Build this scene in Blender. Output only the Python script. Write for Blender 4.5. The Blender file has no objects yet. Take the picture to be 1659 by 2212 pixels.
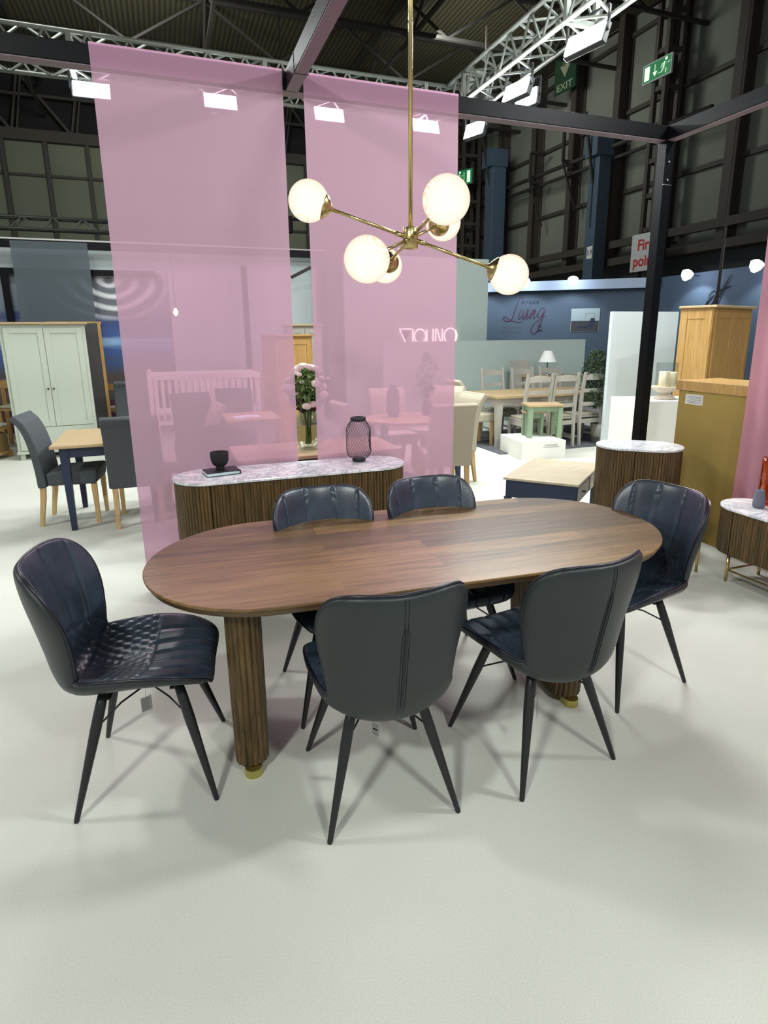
import bpy, math, random
import numpy as np
from mathutils import Vector, Matrix
random.seed(7)
PI = math.pi
COL = bpy.context.scene.collection
sc = bpy.context.scene

# ------------------------------------------------------------------ materials
def lin(c):
    c = [x / 255.0 for x in c]
    return tuple((x / 12.92 if x <= .04045 else ((x + .055) / 1.055) ** 2.4) for x in c) + (1.0,)

def new_mat(name):
    m = bpy.data.materials.new(name); m.use_nodes = True
    nt = m.node_tree; nt.nodes.clear()
    out = nt.nodes.new('ShaderNodeOutputMaterial')
    return m, nt, out

def mat(name, rgb, rough=.5, metal=0., spec=.5, bump=0., bscale=200., vary=0., vscale=8., coat=0., emit=None, estr=0., stretch=None):
    m, nt, out = new_mat(name)
    N, L = nt.nodes.new, nt.links.new
    b = N('ShaderNodeBsdfPrincipled')
    b.inputs['Base Color'].default_value = lin(rgb)
    b.inputs['Roughness'].default_value = rough
    b.inputs['Metallic'].default_value = metal
    b.inputs['Specular IOR Level'].default_value = spec
    b.inputs['Coat Weight'].default_value = coat
    if emit:
        b.inputs['Emission Color'].default_value = lin(emit); b.inputs['Emission Strength'].default_value = estr
    L(b.outputs[0], out.inputs[0])
    if vary or bump:
        tc = N('ShaderNodeTexCoord'); src = tc.outputs['Object']
        if stretch:
            mp = N('ShaderNodeMapping'); mp.inputs['Scale'].default_value = stretch
            L(src, mp.inputs[0]); src = mp.outputs[0]
    if vary:
        n = N('ShaderNodeTexNoise'); n.inputs['Scale'].default_value = vscale; n.inputs['Detail'].default_value = 4
        L(src, n.inputs['Vector'])
        r = N('ShaderNodeValToRGB')
        c = lin(rgb)
        r.color_ramp.elements[0].position = .3; r.color_ramp.elements[1].position = .7
        r.color_ramp.elements[0].color = tuple(x * (1 - vary) for x in c[:3]) + (1,)
        r.color_ramp.elements[1].color = tuple(min(1, x * (1 + vary)) for x in c[:3]) + (1,)
        L(n.outputs['Fac'], r.inputs[0]); L(r.outputs[0], b.inputs['Base Color'])
    if bump:
        n2 = N('ShaderNodeTexNoise'); n2.inputs['Scale'].default_value = bscale; n2.inputs['Detail'].default_value = 3
        L(src, n2.inputs['Vector'])
        bp = N('ShaderNodeBump'); bp.inputs['Strength'].default_value = bump; bp.inputs['Distance'].default_value = .002
        L(n2.outputs['Fac'], bp.inputs['Height']); L(bp.outputs[0], b.inputs['Normal'])
    return m

def emis(name, rgb, s):
    m, nt, out = new_mat(name)
    e = nt.nodes.new('ShaderNodeEmission'); e.inputs[0].default_value = lin(rgb); e.inputs[1].default_value = s
    nt.links.new(e.outputs[0], out.inputs[0]); return m

def wood(name, c1, c2, c3, axis='X', plank=None, rough=.35, gscale=1.0, bump=.15, spec=.5):
    """grain stretched along one object axis; optional planks (length, width) along x"""
    m, nt, out = new_mat(name); N, L = nt.nodes.new, nt.links.new
    b = N('ShaderNodeBsdfPrincipled'); b.inputs['Roughness'].default_value = rough; b.inputs['Specular IOR Level'].default_value = spec
    L(b.outputs[0], out.inputs[0])
    tc = N('ShaderNodeTexCoord')
    mp = N('ShaderNodeMapping'); L(tc.outputs['Object'], mp.inputs[0])
    s = {'X': (1.3, 22, 22), 'Y': (22, 1.3, 22), 'Z': (22, 22, 1.3)}[axis]
    mp.inputs['Scale'].default_value = tuple(v * gscale for v in s)
    n = N('ShaderNodeTexNoise'); n.inputs['Scale'].default_value = 2.2; n.inputs['Detail'].default_value = 7
    n.inputs['Roughness'].default_value = .62; n.inputs['Distortion'].default_value = .6
    L(mp.outputs[0], n.inputs['Vector'])
    fac = n.outputs['Fac']
    if plank:
        br = N('ShaderNodeTexBrick'); L(tc.outputs['Object'], br.inputs['Vector'])
        br.inputs['Color1'].default_value = (0, 0, 0, 1); br.inputs['Color2'].default_value = (1, 1, 1, 1)
        br.inputs['Mortar'].default_value = (.35, .35, .35, 1)
        br.inputs['Scale'].default_value = 1.0; br.inputs['Brick Width'].default_value = plank[0]
        br.inputs['Row Height'].default_value = plank[1]; br.inputs['Mortar Size'].default_value = .0006
        br.inputs['Bias'].default_value = 0
        br.offset = .37; br.offset_frequency = 2
        sep = N('ShaderNodeMath'); sep.operation = 'MULTIPLY_ADD'
        L(br.outputs['Color'], sep.inputs[0]); sep.inputs[1].default_value = .30
        ad = N('ShaderNodeMath'); ad.operation = 'MULTIPLY_ADD'
        L(n.outputs['Fac'], ad.inputs[0]); ad.inputs[1].default_value = .8; ad.inputs[2].default_value = -.04
        L(ad.outputs[0], sep.inputs[2]); fac = sep.outputs[0]
        wn = N('ShaderNodeVectorMath'); wn.operation = 'ADD'
        L(br.outputs['Color'], wn.inputs[0]); L(tc.outputs['Object'], wn.inputs[1]); L(wn.outputs[0], mp.inputs[0])
    r = N('ShaderNodeValToRGB'); cr = r.color_ramp
    cr.elements[0].position = .28; cr.elements[0].color = lin(c1)
    cr.elements[1].position = .72; cr.elements[1].color = lin(c3)
    e = cr.elements.new(.5); e.color = lin(c2)
    L(fac, r.inputs[0]); L(r.outputs[0], b.inputs['Base Color'])
    bp = N('ShaderNodeBump'); bp.inputs['Strength'].default_value = bump; bp.inputs['Distance'].default_value = .001
    L(n.outputs['Fac'], bp.inputs['Height']); L(bp.outputs[0], b.inputs['Normal'])
    return m

def marble():
    m, nt, out = new_mat('white_marble'); N, L = nt.nodes.new, nt.links.new
    b = N('ShaderNodeBsdfPrincipled'); b.inputs['Roughness'].default_value = .12; L(b.outputs[0], out.inputs[0])
    tc = N('ShaderNodeTexCoord')
    n = N('ShaderNodeTexNoise'); n.inputs['Scale'].default_value = 4; n.inputs['Detail'].default_value = 8
    n.inputs['Roughness'].default_value = .68; n.inputs['Distortion'].default_value = 1.2
    L(tc.outputs['Object'], n.inputs['Vector'])
    a = N('ShaderNodeMath'); a.operation = 'SUBTRACT'; a.inputs[1].default_value = .5; L(n.outputs['Fac'], a.inputs[0])
    a2 = N('ShaderNodeMath'); a2.operation = 'ABSOLUTE'; L(a.outputs[0], a2.inputs[0])
    r = N('ShaderNodeValToRGB'); cr = r.color_ramp
    cr.elements[0].position = 0; cr.elements[0].color = lin((178, 181, 190))
    cr.elements[1].position = .08; cr.elements[1].color = lin((240, 240, 243))
    e = cr.elements.new(.03); e.color = lin((220, 222, 228))
    L(a2.outputs[0], r.inputs[0]); L(r.outputs[0], b.inputs['Base Color'])
    return m

def voile(name, rgb, through, tint, rough=.8):
    """thin sheer cloth: part see-through, part lit from both sides"""
    m, nt, out = new_mat(name); N, L = nt.nodes.new, nt.links.new
    t = N('ShaderNodeBsdfTransparent'); t.inputs[0].default_value = lin(tint)
    d = N('ShaderNodeBsdfDiffuse'); d.inputs[0].default_value = lin(rgb)
    tl = N('ShaderNodeBsdfTranslucent'); tl.inputs[0].default_value = lin(rgb)
    mx = N('ShaderNodeMixShader'); mx.inputs[0].default_value = .35
    L(d.outputs[0], mx.inputs[1]); L(tl.outputs[0], mx.inputs[2])
    mx2 = N('ShaderNodeMixShader'); mx2.inputs[0].default_value = through
    L(mx.outputs[0], mx2.inputs[1]); L(t.outputs[0], mx2.inputs[2]); L(mx2.outputs[0], out.inputs[0])
    return m

def glass(name, rgb=(235, 240, 238), mixf=.85, rough=.05):
    m, nt, out = new_mat(name); N, L = nt.nodes.new, nt.links.new
    t = N('ShaderNodeBsdfTransparent'); t.inputs[0].default_value = lin(rgb)
    g = N('ShaderNodeBsdfGlossy'); g.inputs[1].default_value = rough
    fr = N('ShaderNodeLayerWeight'); fr.inputs[0].default_value = .25
    mth = N('ShaderNodeMath'); mth.operation = 'MULTIPLY'; mth.inputs[1].default_value = 1.0 - mixf + .35
    L(fr.outputs['Facing'], mth.inputs[0])
    mx = N('ShaderNodeMixShader'); L(mth.outputs[0], mx.inputs[0]); L(t.outputs[0], mx.inputs[1]); L(g.outputs[0], mx.inputs[2])
    L(mx.outputs[0], out.inputs[0]); return m

def globe_mat():
    m, nt, out = new_mat('lit_ribbed_glass'); N, L = nt.nodes.new, nt.links.new
    tc = N('ShaderNodeTexCoord')
    w = N('ShaderNodeTexWave'); w.wave_type = 'BANDS'; w.bands_direction = 'X'; w.inputs['Scale'].default_value = 34
    w.inputs['Distortion'].default_value = 0
    L(tc.outputs['Object'], w.inputs['Vector'])
    r = N('ShaderNodeValToRGB'); r.color_ramp.elements[0].color = lin((255, 216, 186)); r.color_ramp.elements[1].color = lin((255, 244, 226))
    L(w.outputs['Fac'], r.inputs[0])
    lw = N('ShaderNodeLayerWeight'); lw.inputs[0].default_value = .5
    mr = N('ShaderNodeMapRange'); mr.inputs['From Min'].default_value = 0; mr.inputs['From Max'].default_value = 1
    mr.inputs['To Min'].default_value = 2.5; mr.inputs['To Max'].default_value = 1.25
    L(lw.outputs['Facing'], mr.inputs['Value'])
    e = N('ShaderNodeEmission'); L(r.outputs[0], e.inputs[0]); L(mr.outputs[0], e.inputs[1])
    L(e.outputs[0], out.inputs[0]); return m

def carpet():
    m, nt, out = new_mat('pale_carpet'); N, L = nt.nodes.new, nt.links.new
    b = N('ShaderNodeBsdfPrincipled'); b.inputs['Roughness'].default_value = .95; b.inputs['Specular IOR Level'].default_value = .15
    L(b.outputs[0], out.inputs[0])
    tc = N('ShaderNodeTexCoord')
    n = N('ShaderNodeTexNoise'); n.inputs['Scale'].default_value = 260; n.inputs['Detail'].default_value = 3; L(tc.outputs['Object'], n.inputs['Vector'])
    n2 = N('ShaderNodeTexNoise'); n2.inputs['Scale'].default_value = 1.7; n2.inputs['Detail'].default_value = 3; L(tc.outputs['Object'], n2.inputs['Vector'])
    ad = N('ShaderNodeMath'); ad.operation = 'MULTIPLY_ADD'; ad.inputs[1].default_value = .35; L(n2.outputs['Fac'], ad.inputs[0]); L(n.outputs['Fac'], ad.inputs[2])
    r = N('ShaderNodeValToRGB'); r.color_ramp.elements[0].position = .35; r.color_ramp.elements[1].position = 1.0
    r.color_ramp.elements[0].color = lin((194, 197, 186)); r.color_ramp.elements[1].color = lin((219, 222, 212))
    L(ad.outputs[0], r.inputs[0]); L(r.outputs[0], b.inputs['Base Color'])
    bp = N('ShaderNodeBump'); bp.inputs['Strength'].default_value = .25; bp.inputs['Distance'].default_value = .003
    L(n.outputs['Fac'], bp.inputs['Height']); L(bp.outputs[0], b.inputs['Normal'])
    return m

def deck():
    m, nt, out = new_mat('corrugated_roof_deck'); N, L = nt.nodes.new, nt.links.new
    b = N('ShaderNodeBsdfPrincipled'); b.inputs['Roughness'].default_value = .8; L(b.outputs[0], out.inputs[0])
    tc = N('ShaderNodeTexCoord')
    w = N('ShaderNodeTexWave'); w.bands_direction = 'X'; w.inputs['Scale'].default_value = 1.6; L(tc.outputs['Object'], w.inputs['Vector'])
    n = N('ShaderNodeTexNoise'); n.inputs['Scale'].default_value = .25; L(tc.outputs['Object'], n.inputs['Vector'])
    r = N('ShaderNodeValToRGB'); r.color_ramp.elements[0].color = lin((44, 38, 27)); r.color_ramp.elements[1].color = lin((84, 78, 52))
    mu = N('ShaderNodeMath'); mu.operation = 'MULTIPLY'; L(w.outputs['Fac'], mu.inputs[0]); L(n.outputs['Fac'], mu.inputs[1]); 
    mu2 = N('ShaderNodeMath'); mu2.operation = 'MULTIPLY'; mu2.inputs[1].default_value = 1.6; L(mu.outputs[0], mu2.inputs[0])
    L(mu2.outputs[0], r.inputs[0]); L(r.outputs[0], b.inputs['Base Color'])
    return m

def mural():
    """printed seascape: grey ripples of water above, blue streaks, brown sand below"""
    m, nt, out = new_mat('seascape_print'); N, L = nt.nodes.new, nt.links.new
    b = N('ShaderNodeBsdfPrincipled'); b.inputs['Roughness'].default_value = .35; L(b.outputs[0], out.inputs[0])
    tc = N('ShaderNodeTexCoord'); sep = N('ShaderNodeSeparateXYZ'); L(tc.outputs['Object'], sep.inputs[0])
    n = N('ShaderNodeTexNoise'); n.inputs['Scale'].default_value = 2.5; n.inputs['Detail'].default_value = 5
    mp = N('ShaderNodeMapping'); mp.inputs['Scale'].default_value = (.35, 1, 3.2); L(tc.outputs['Object'], mp.inputs[0]); L(mp.outputs[0], n.inputs['Vector'])
    ad = N('ShaderNodeMath'); ad.operation = 'MULTIPLY_ADD'; ad.inputs[1].default_value = .22
    sub = N('ShaderNodeMath'); sub.operation = 'SUBTRACT'; sub.inputs[1].default_value = .5; L(n.outputs['Fac'], sub.inputs[0]); L(sub.outputs[0], ad.inputs[0])
    dv = N('ShaderNodeMath'); dv.operation = 'DIVIDE'; dv.inputs[1].default_value = 2.75; L(sep.outputs['Z'], dv.inputs[0]); L(dv.outputs[0], ad.inputs[2])
    r = N('ShaderNodeValToRGB'); cr = r.color_ramp
    cr.elements[0].position = .12; cr.elements[0].color = lin((84, 82, 86))
    cr.elements[1].position = 1; cr.elements[1].color = lin((150, 158, 168))
    for p, c in ((.34, (96, 86, 82)), (.42, (84, 98, 128)), (.52, (70, 104, 170)), (.58, (150, 190, 226)), (.61, (62, 92, 158)), (.70, (52, 74, 132)), (.76, (120, 132, 150))):
        e = cr.elements.new(p); e.color = lin(c)
    L(ad.outputs[0], r.inputs[0])
    # ring ripples
    mp2 = N('ShaderNodeMapping'); mp2.inputs['Location'].default_value = (.85, 0, -3.95); mp2.inputs['Scale'].default_value = (1, 0, 1.5)
    L(tc.outputs['Object'], mp2.inputs[0])
    ln = N('ShaderNodeVectorMath'); ln.operation = 'LENGTH'; L(mp2.outputs[0], ln.inputs[0])
    w = N('ShaderNodeTexWave'); w.wave_type = 'RINGS'; w.rings_direction = 'SPHERICAL'; w.inputs['Scale'].default_value = 1.1; w.inputs['Distortion'].default_value = 3.5; w.inputs['Detail Scale'].default_value = .8
    L(mp2.outputs[0], w.inputs['Vector'])
    rr = N('ShaderNodeValToRGB'); rr.color_ramp.elements[0].position = .35; rr.color_ramp.elements[0].color = lin((104, 108, 118)); rr.color_ramp.elements[1].position = .95; rr.color_ramp.elements[1].color = lin((240, 242, 246))
    L(w.outputs['Fac'], rr.inputs[0])
    lt = N('ShaderNodeMapRange'); lt.inputs['From Min'].default_value = .85; lt.inputs['From Max'].default_value = 1.05; lt.inputs['To Min'].default_value = 1; lt.inputs['To Max'].default_value = 0
    L(ln.outputs['Value'], lt.inputs['Value'])
    mx = N('ShaderNodeMixRGB'); L(lt.outputs[0], mx.inputs[0]); L(r.outputs[0], mx.inputs[1]); L(rr.outputs[0], mx.inputs[2])
    L(mx.outputs[0], b.inputs['Base Color'])
    return m

M = dict(
 carpet=carpet(), deck=deck(), mural=mural(), marble=marble(), globe=globe_mat(),
 table=wood('mango_wood_top', (68, 52, 34), (104, 80, 52), (138, 108, 70), 'X', plank=(1.15, .105), rough=.36, spec=.36),
 tableedge=wood('mango_wood_edge', (62, 48, 32), (92, 72, 48), (112, 90, 62), 'X', rough=.4),
 flute=wood('fluted_brown_wood', (42, 31, 13), (78, 59, 28), (110, 86, 46), 'Z', rough=.45),
 leather=mat('navy_leather', (48, 59, 72), rough=.30, spec=.6, bump=.25, bscale=160, vary=.35, vscale=9),
 leather_out=mat('navy_leather_back_reflecting_grey', (36, 43, 45), rough=.42, spec=.5, bump=.3, bscale=220, vary=.08, vscale=5),  # same navy leather, grey-green reflection of carpet and hall put into its colour
 piping=mat('dark_piping', (16, 20, 30), rough=.35),
 blackmetal=mat('black_powder_metal', (26, 27, 31), rough=.45),
 blackbeam=mat('black_shell_frame', (9, 10, 15), rough=.4, spec=.12),
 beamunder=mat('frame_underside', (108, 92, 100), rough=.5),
 brass=mat('satin_brass', (206, 188, 132), rough=.26, metal=1.),
 brassold=mat('brass_cap', (196, 184, 108), rough=.32, metal=.9),
 white=mat('white_painted_panel', (212, 224, 226), rough=.7, bump=.05),
 partition=mat('pale_grey_partition', (172, 186, 182), rough=.8),
 plinth=mat('white_plinth', (232, 232, 226), rough=.6),
 cream=mat('cream_paint', (184, 192, 178), rough=.5),
 oak=wood('oak_wood', (154, 118, 62), (176, 138, 80), (192, 156, 98), 'Z', rough=.45),
 oaktop=wood('oak_top', (158, 134, 98), (178, 154, 116), (194, 172, 134), 'X', rough=.45),
 oakpale=wood('pale_oak_top', (164, 148, 124), (180, 166, 142), (194, 182, 160), 'X', rough=.45),
 oaklimb=wood('oak_leg', (176, 142, 92), (196, 164, 112), (212, 184, 134), 'Z', rough=.5),
 mdf=mat('brown_hardboard', (148, 124, 60), rough=.75, vary=.08, vscale=3),
 greyfab=mat('grey_linen', (74, 80, 84), rough=.95, bump=.4, bscale=400, vary=.08, vscale=60),
 beigefab=mat('beige_linen', (178, 172, 152), rough=.95, bump=.3, bscale=400),
 greypaint=mat('dove_grey_paint', (168, 165, 156), rough=.55),
 greenpaint=mat('sage_green_paint', (130, 152, 126), rough=.55),
 navy=mat('navy_paint', (26, 38, 66), rough=.5),
 truss=mat('aluminium_truss', (84, 88, 80), rough=.5, metal=.2),
 steel=mat('dark_structural_steel', (42, 38, 35), rough=.7),
 steelgrey=mat('brown_steel', (62, 55, 49), rough=.7),
 duct=mat('blue_grey_duct', (66, 82, 98), rough=.5),
 hallpanel=mat('concrete_cladding', (114, 116, 106), rough=.9, vary=.10, vscale=.35),
 hallpanelfar=mat('cladding_far', (110, 114, 98), rough=.9, vary=.08, vscale=.35),
 darkwall=mat('dark_lower_wall', (52, 56, 58), rough=.8),
 black=mat('matt_black', (14, 14, 15), rough=.8),
 blue=mat('blue_stand_wall', (80, 94, 108), rough=.7),
 bluewhite=mat('pale_blue_header', (186, 200, 216), rough=.7),
 charcoal=mat('charcoal_panel', (70, 68, 68), rough=.8),
 maroon=mat('maroon_skirt', (84, 36, 58), rough=.8),
 pink=voile('pink_voile', (199, 163, 181), .31, (226, 176, 204)),
 pinkhem=voile('pink_voile_doubled', (202, 156, 182), .12, (222, 165, 196)),
 pinkdrape=voile('pink_voile_drape', (204, 150, 166), .07, (226, 160, 190)),
 greyvoile=voile('grey_voile', (128, 140, 146), .32, (150, 158, 168)),
 lens=emis('floodlight_lens', (240, 246, 255), 60.),
 spotlens=emis('spotlight_lens', (215, 228, 255), 45.),
 warmbulb=emis('warm_bulb', (255, 214, 160), 14.),
 tag=mat('white_card', (205, 203, 200), rough=.7), ink=mat('black_ink', (20, 20, 22), rough=.7), greyink=mat('grey_ink', (120, 120, 124), rough=.7),
 inklogo=mat('logo_ink', (44, 46, 60), rough=.7), plumink=mat('plum_ink', (96, 52, 74), rough=.7),
 bowl=mat('black_stoneware', (24, 24, 25), rough=.75, bump=.3, bscale=90), book=mat('black_book_cloth', (28, 29, 36), rough=.6), pages=mat('book_pages', (206, 226, 232), rough=.8),
 amber=glass('amber_glass', (244, 184, 92), .75), clear=glass('clear_glass'), wax=mat('ivory_wax', (238, 226, 190), rough=.5),
 greyvase=mat('grey_clay', (104, 106, 122), rough=.8, bump=.3, bscale=60),
 whitewash=mat('whitewashed_wood', (206, 194, 178), rough=.7, vary=.1, vscale=20),
 leaf=mat('olive_leaf', (60, 80, 50), rough=.6, vary=.25, vscale=9), stem=mat('brown_stem', (70, 56, 40), rough=.8),
 greenleaf=mat('bouquet_leaf', (96, 134, 66), rough=.6, vary=.3, vscale=30), petal=mat('white_petal', (232, 226, 214), rough=.7), darkpetal=mat('plum_petal', (70, 40, 46), rough=.7),
 shade=mat('white_lampshade', (236, 238, 234), rough=.8), chrome=mat('chrome', (200, 204, 206), rough=.15, metal=1.),
 rug=mat('grey_rug', (88, 90, 96), rough=.95, vary=.3, vscale=14), basket=mat('wicker', (128, 104, 62), rough=.9, bump=1., bscale=80),
 signgreen=mat('green_sign', (24, 110, 62), rough=.4, emit=(24, 120, 70), estr=.55), signgreendark=mat('green_sign_unlit', (34, 66, 44), rough=.6),
 signlit=mat('lit_pictogram', (220, 240, 220), rough=.4, emit=(220, 240, 215), estr=1.0), signcream=mat('unlit_pictogram', (150, 156, 128), rough=.6),
 red=mat('red_lettering', (190, 44, 40), rough=.6), signwhite=mat('white_sign_board', (196, 196, 196), rough=.6),
 neon=emis('warm_backlit_letter', (255, 240, 214), 6.0), knob=mat('dark_knob', (36, 32, 34), rough=.4),
)

# ------------------------------------------------------------------ mesh builder
class MB:
    def __init__(s): s.v = []; s.f = []; s.smooth = []
    def add(s, vs, fs, smooth=False):
        k = len(s.v); s.v += [tuple(map(float, v)) for v in vs]; s.f += [tuple(i + k for i in f) for f in fs]; s.smooth += [smooth] * len(fs)
        return s
    def box(s, x0, x1, y0, y1, z0, z1, mtx=None):
        vs = [Vector(p) for p in ((x0,y0,z0),(x1,y0,z0),(x1,y1,z0),(x0,y1,z0),(x0,y0,z1),(x1,y0,z1),(x1,y1,z1),(x0,y1,z1))]
        if mtx: vs = [mtx @ v for v in vs]
        return s.add(vs, [(0,3,2,1),(4,5,6,7),(0,1,5,4),(1,2,6,5),(2,3,7,6),(3,0,4,7)])
    def hexa(s, lo, hi):
        """lo, hi: four corners each (counter-clockwise from above)"""
        return s.add(list(lo) + list(hi), [(0,3,2,1),(4,5,6,7),(0,1,5,4),(1,2,6,5),(2,3,7,6),(3,0,4,7)])
    def bar(s, a, b, w=.04, h=None):
        a = Vector(a); b = Vector(b); h = h or w; d = (b - a); L = d.length; d.normalize()
        up = Vector((0,0,1)) if abs(d.z) < .95 else Vector((1,0,0))
        r = d.cross(up).normalized(); u = r.cross(d)
        q = [r*w/2*i + u*h/2*j for i, j in ((-1,-1),(1,-1),(1,1),(-1,1))]
        return s.add([a+p for p in q] + [b+p for p in q], [(0,1,2,3)[::-1],(4,5,6,7),(0,1,5,4),(1,2,6,5),(2,3,7,6),(3,0,4,7)])
    def tube(s, pts, r, n=10, cap=True, closed=False):
        pts = [Vector(p) for p in pts]; m = len(pts)
        rs = r if isinstance(r, (list, tuple)) else [r]*m
        rings = []; prev = None
        for i in range(m):
            if closed: t = (pts[(i+1) % m] - pts[i-1])
            else: t = pts[min(i+1, m-1)] - pts[max(i-1, 0)]
            t.normalize()
            if prev is None:
                up = Vector((0,0,1)) if abs(t.z) < .9 else Vector((1,0,0)); a = t.cross(up).normalized()
            else:
                a = prev - t * prev.dot(t); a = a.normalized() if a.length > 1e-6 else t.cross(Vector((0,1,0))).normalized()
            prev = a; b = t.cross(a)
            rings.append([pts[i] + (a*math.cos(2*PI*k/n) + b*math.sin(2*PI*k/n))*rs[i] for k in range(n)])
        vs = [v for rr in rings for v in rr]; fs = []
        for i in range(m if closed else m-1):
            j = (i+1) % m
            for k in range(n): fs.append((i*n+k, i*n+(k+1) % n, j*n+(k+1) % n, j*n+k))
        if cap and not closed:
            fs.append(tuple(range(n))[::-1]); fs.append(tuple((m-1)*n+k for k in range(n)))
        return s.add(vs, fs, True)
    def lathe(s, prof, c=(0,0,0), n=32, mtx=None, capb=True, capt=True):
        vs = []; fs = []
        for r, z in prof:
            for k in range(n):
                v = Vector((r*math.cos(2*PI*k/n), r*math.sin(2*PI*k/n), z))
                if mtx: v = mtx @ v
                vs.append(v + Vector(c))
        m = len(prof)
        for i in range(m-1):
            for k in range(n): fs.append((i*n+k, i*n+(k+1) % n, (i+1)*n+(k+1) % n, (i+1)*n+k))
        if capb: fs.append(tuple(range(n))[::-1])
        if capt: fs.append(tuple((m-1)*n+k for k in range(n)))
        return s.add(vs, fs, True)
    def prism(s, out, z0, z1, smooth=False):
        n = len(out)
        vs = [(x, y, z0) for x, y in out] + [(x, y, z1) for x, y in out]
        return s.add(vs, [tuple(range(n))[::-1], tuple(range(n, 2*n))] + [(k, (k+1) % n, n+(k+1) % n, n+k) for k in range(n)], smooth)
    def grid(s, P, closed_u=False, flip=False, smooth=True):
        """P: array [rows][cols] of points"""
        r = len(P); c = len(P[0]); fs = []
        for i in range(r-1):
            for j in range(c if closed_u else c-1):
                f = (i*c+j, i*c+(j+1) % c, (i+1)*c+(j+1) % c, (i+1)*c+j)
                fs.append(f[::-1] if flip else f)
        return s.add([p for row in P for p in row], fs, smooth)
    def xf(s, m):
        s.v = [tuple(m @ Vector(v)) for v in s.v]; return s
    def build(s, name, material, parent=None, label=None, bevel=0, loc=None, auto=False, solid=0):
        me = bpy.data.meshes.new(name); me.from_pydata(s.v, [], s.f); me.update()
        me.polygons.foreach_set('use_smooth', s.smooth)
        me.materials.append(material)
        o = bpy.data.objects.new(name, me); COL.objects.link(o)
        if parent: o.parent = parent
        if label: o['label'] = label
        if loc: o.location = loc
        if solid:
            md = o.modifiers.new('thick', 'SOLIDIFY'); md.thickness = solid; md.offset = 0
        if bevel:
            md = o.modifiers.new('bevel', 'BEVEL'); md.width = bevel; md.segments = 2; md.limit_method = 'ANGLE'; md.angle_limit = .7
        return o

def thing(name, label, cat, loc=(0,0,0), rz=0., group=None):
    o = bpy.data.objects.new(name, None); COL.objects.link(o); o.empty_display_size = .1
    o.location = loc; o.rotation_euler = (0, 0, rz); o['label'] = label; o['category'] = cat
    if group: o['group'] = group
    return o
def tag(o, label, cat, group=None, kind=None):
    o['label'] = label; o['category'] = cat
    if group: o['group'] = group
    if kind: o['kind'] = kind
    return o
def struct(o): o['kind'] = 'structure'; return o
def dup(root, loc, rz, label, group=None):
    def cp(o, par):
        c = o.copy(); COL.objects.link(c); c.parent = par
        for ch in o.children: cp(ch, c)
        return c
    r = cp(root, None); r.location = loc; r.rotation_euler = (0, 0, rz); r['label'] = label
    if group: r['group'] = group
    return r
def text(body, size, material, name, parent, mtx, depth=.002, label=None, align='CENTER', bold=0., shear=0., spacing=1.):
    cu = bpy.data.curves.new(name, 'FONT'); cu.body = body; cu.size = size; cu.extrude = depth; cu.align_x = align; cu.align_y = 'CENTER'
    cu.offset = bold; cu.shear = shear; cu.space_character = spacing
    t = bpy.data.objects.new(name, cu); COL.objects.link(t)
    dg = bpy.context.evaluated_depsgraph_get(); me = bpy.data.meshes.new_from_object(t.evaluated_get(dg))
    bpy.data.objects.remove(t); me.name = name; me.materials.clear(); me.materials.append(material)
    o = bpy.data.objects.new(name, me); COL.objects.link(o); o.matrix_local = mtx
    if parent: o.parent = parent
    if label: o['label'] = label
    return o
def face_cam(loc, rz=0.):   # text plane upright, reading towards -y, turned by rz about z
    return Matrix.Translation(loc) @ Matrix.Rotation(rz, 4, 'Z') @ Matrix.Rotation(PI/2, 4, 'X')
def rounded(w, d, r, n=6, cx=0, cy=0):
    o = []
    for sx, sy, a0 in ((1,1,0),(-1,1,PI/2),(-1,-1,PI),(1,-1,1.5*PI)):
        for k in range(n+1):
            a = a0 + PI/2*k/n; o.append((cx + sx*(w/2-r) + r*math.cos(a), cy + sy*(d/2-r) + r*math.sin(a)))
    return o
def stadium(L, W, n=24, grow=0.):
    r = W/2 + grow; h = L/2 - W/2
    return [(h + r*math.cos(-PI/2+PI*k/n), r*math.sin(-PI/2+PI*k/n)) for k in range(n+1)] + [(-h + r*math.cos(PI/2+PI*k/n), r*math.sin(PI/2+PI*k/n)) for k in range(n+1)]
def catmull(P, n):
    """resample control rows evenly by arc length of the first two columns"""
    P = np.array(P, float); out = []
    Q = np.vstack([2*P[0]-P[1], P, 2*P[-1]-P[-2]])
    for i in range(1, len(Q)-2):
        for t in np.linspace(0, 1, 20, endpoint=False):
            a, b, c, d = Q[i-1], Q[i], Q[i+1], Q[i+2]
            out.append(.5*((2*b) + (-a+c)*t + (2*a-5*b+4*c-d)*t*t + (-a+3*b-3*c+d)*t**3))
    out.append(P[-1]); out = np.array(out)
    s = np.r_[0, np.cumsum(np.hypot(np.diff(out[:,0]), np.diff(out[:,1])))]
    S = s[-1]
    return (lambda q: np.array([np.interp(q*S, s, out[:,k]) for k in range(out.shape[1])]).T), S

# ================================================================== camera
Rm = [[0.9381728429572442, 0.0908683491899378, -0.334027932743682], [-0.34604695215827, 0.22075409016993097, -0.9118767123768532], [-0.009122699134257943, 0.9710873157387764, 0.23855020765399498]]
cam_d = bpy.data.cameras.new('camera'); cam = bpy.data.objects.new('camera', cam_d); COL.objects.link(cam)
mw = Matrix(Rm).to_4x4(); mw.translation = (0, 0, 1.65); cam.matrix_world = mw
cam_d.sensor_fit = 'VERTICAL'; cam_d.sensor_height = 36; cam_d.lens = 1268.76 * 36 / 2212
cam_d.shift_y = -(1106 - 1035.15) / 2212; cam_d.shift_x = -(836.48 - 829.5) / 2212
cam_d.clip_start = .05; cam_d.clip_end = 200
sc.camera = cam

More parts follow.
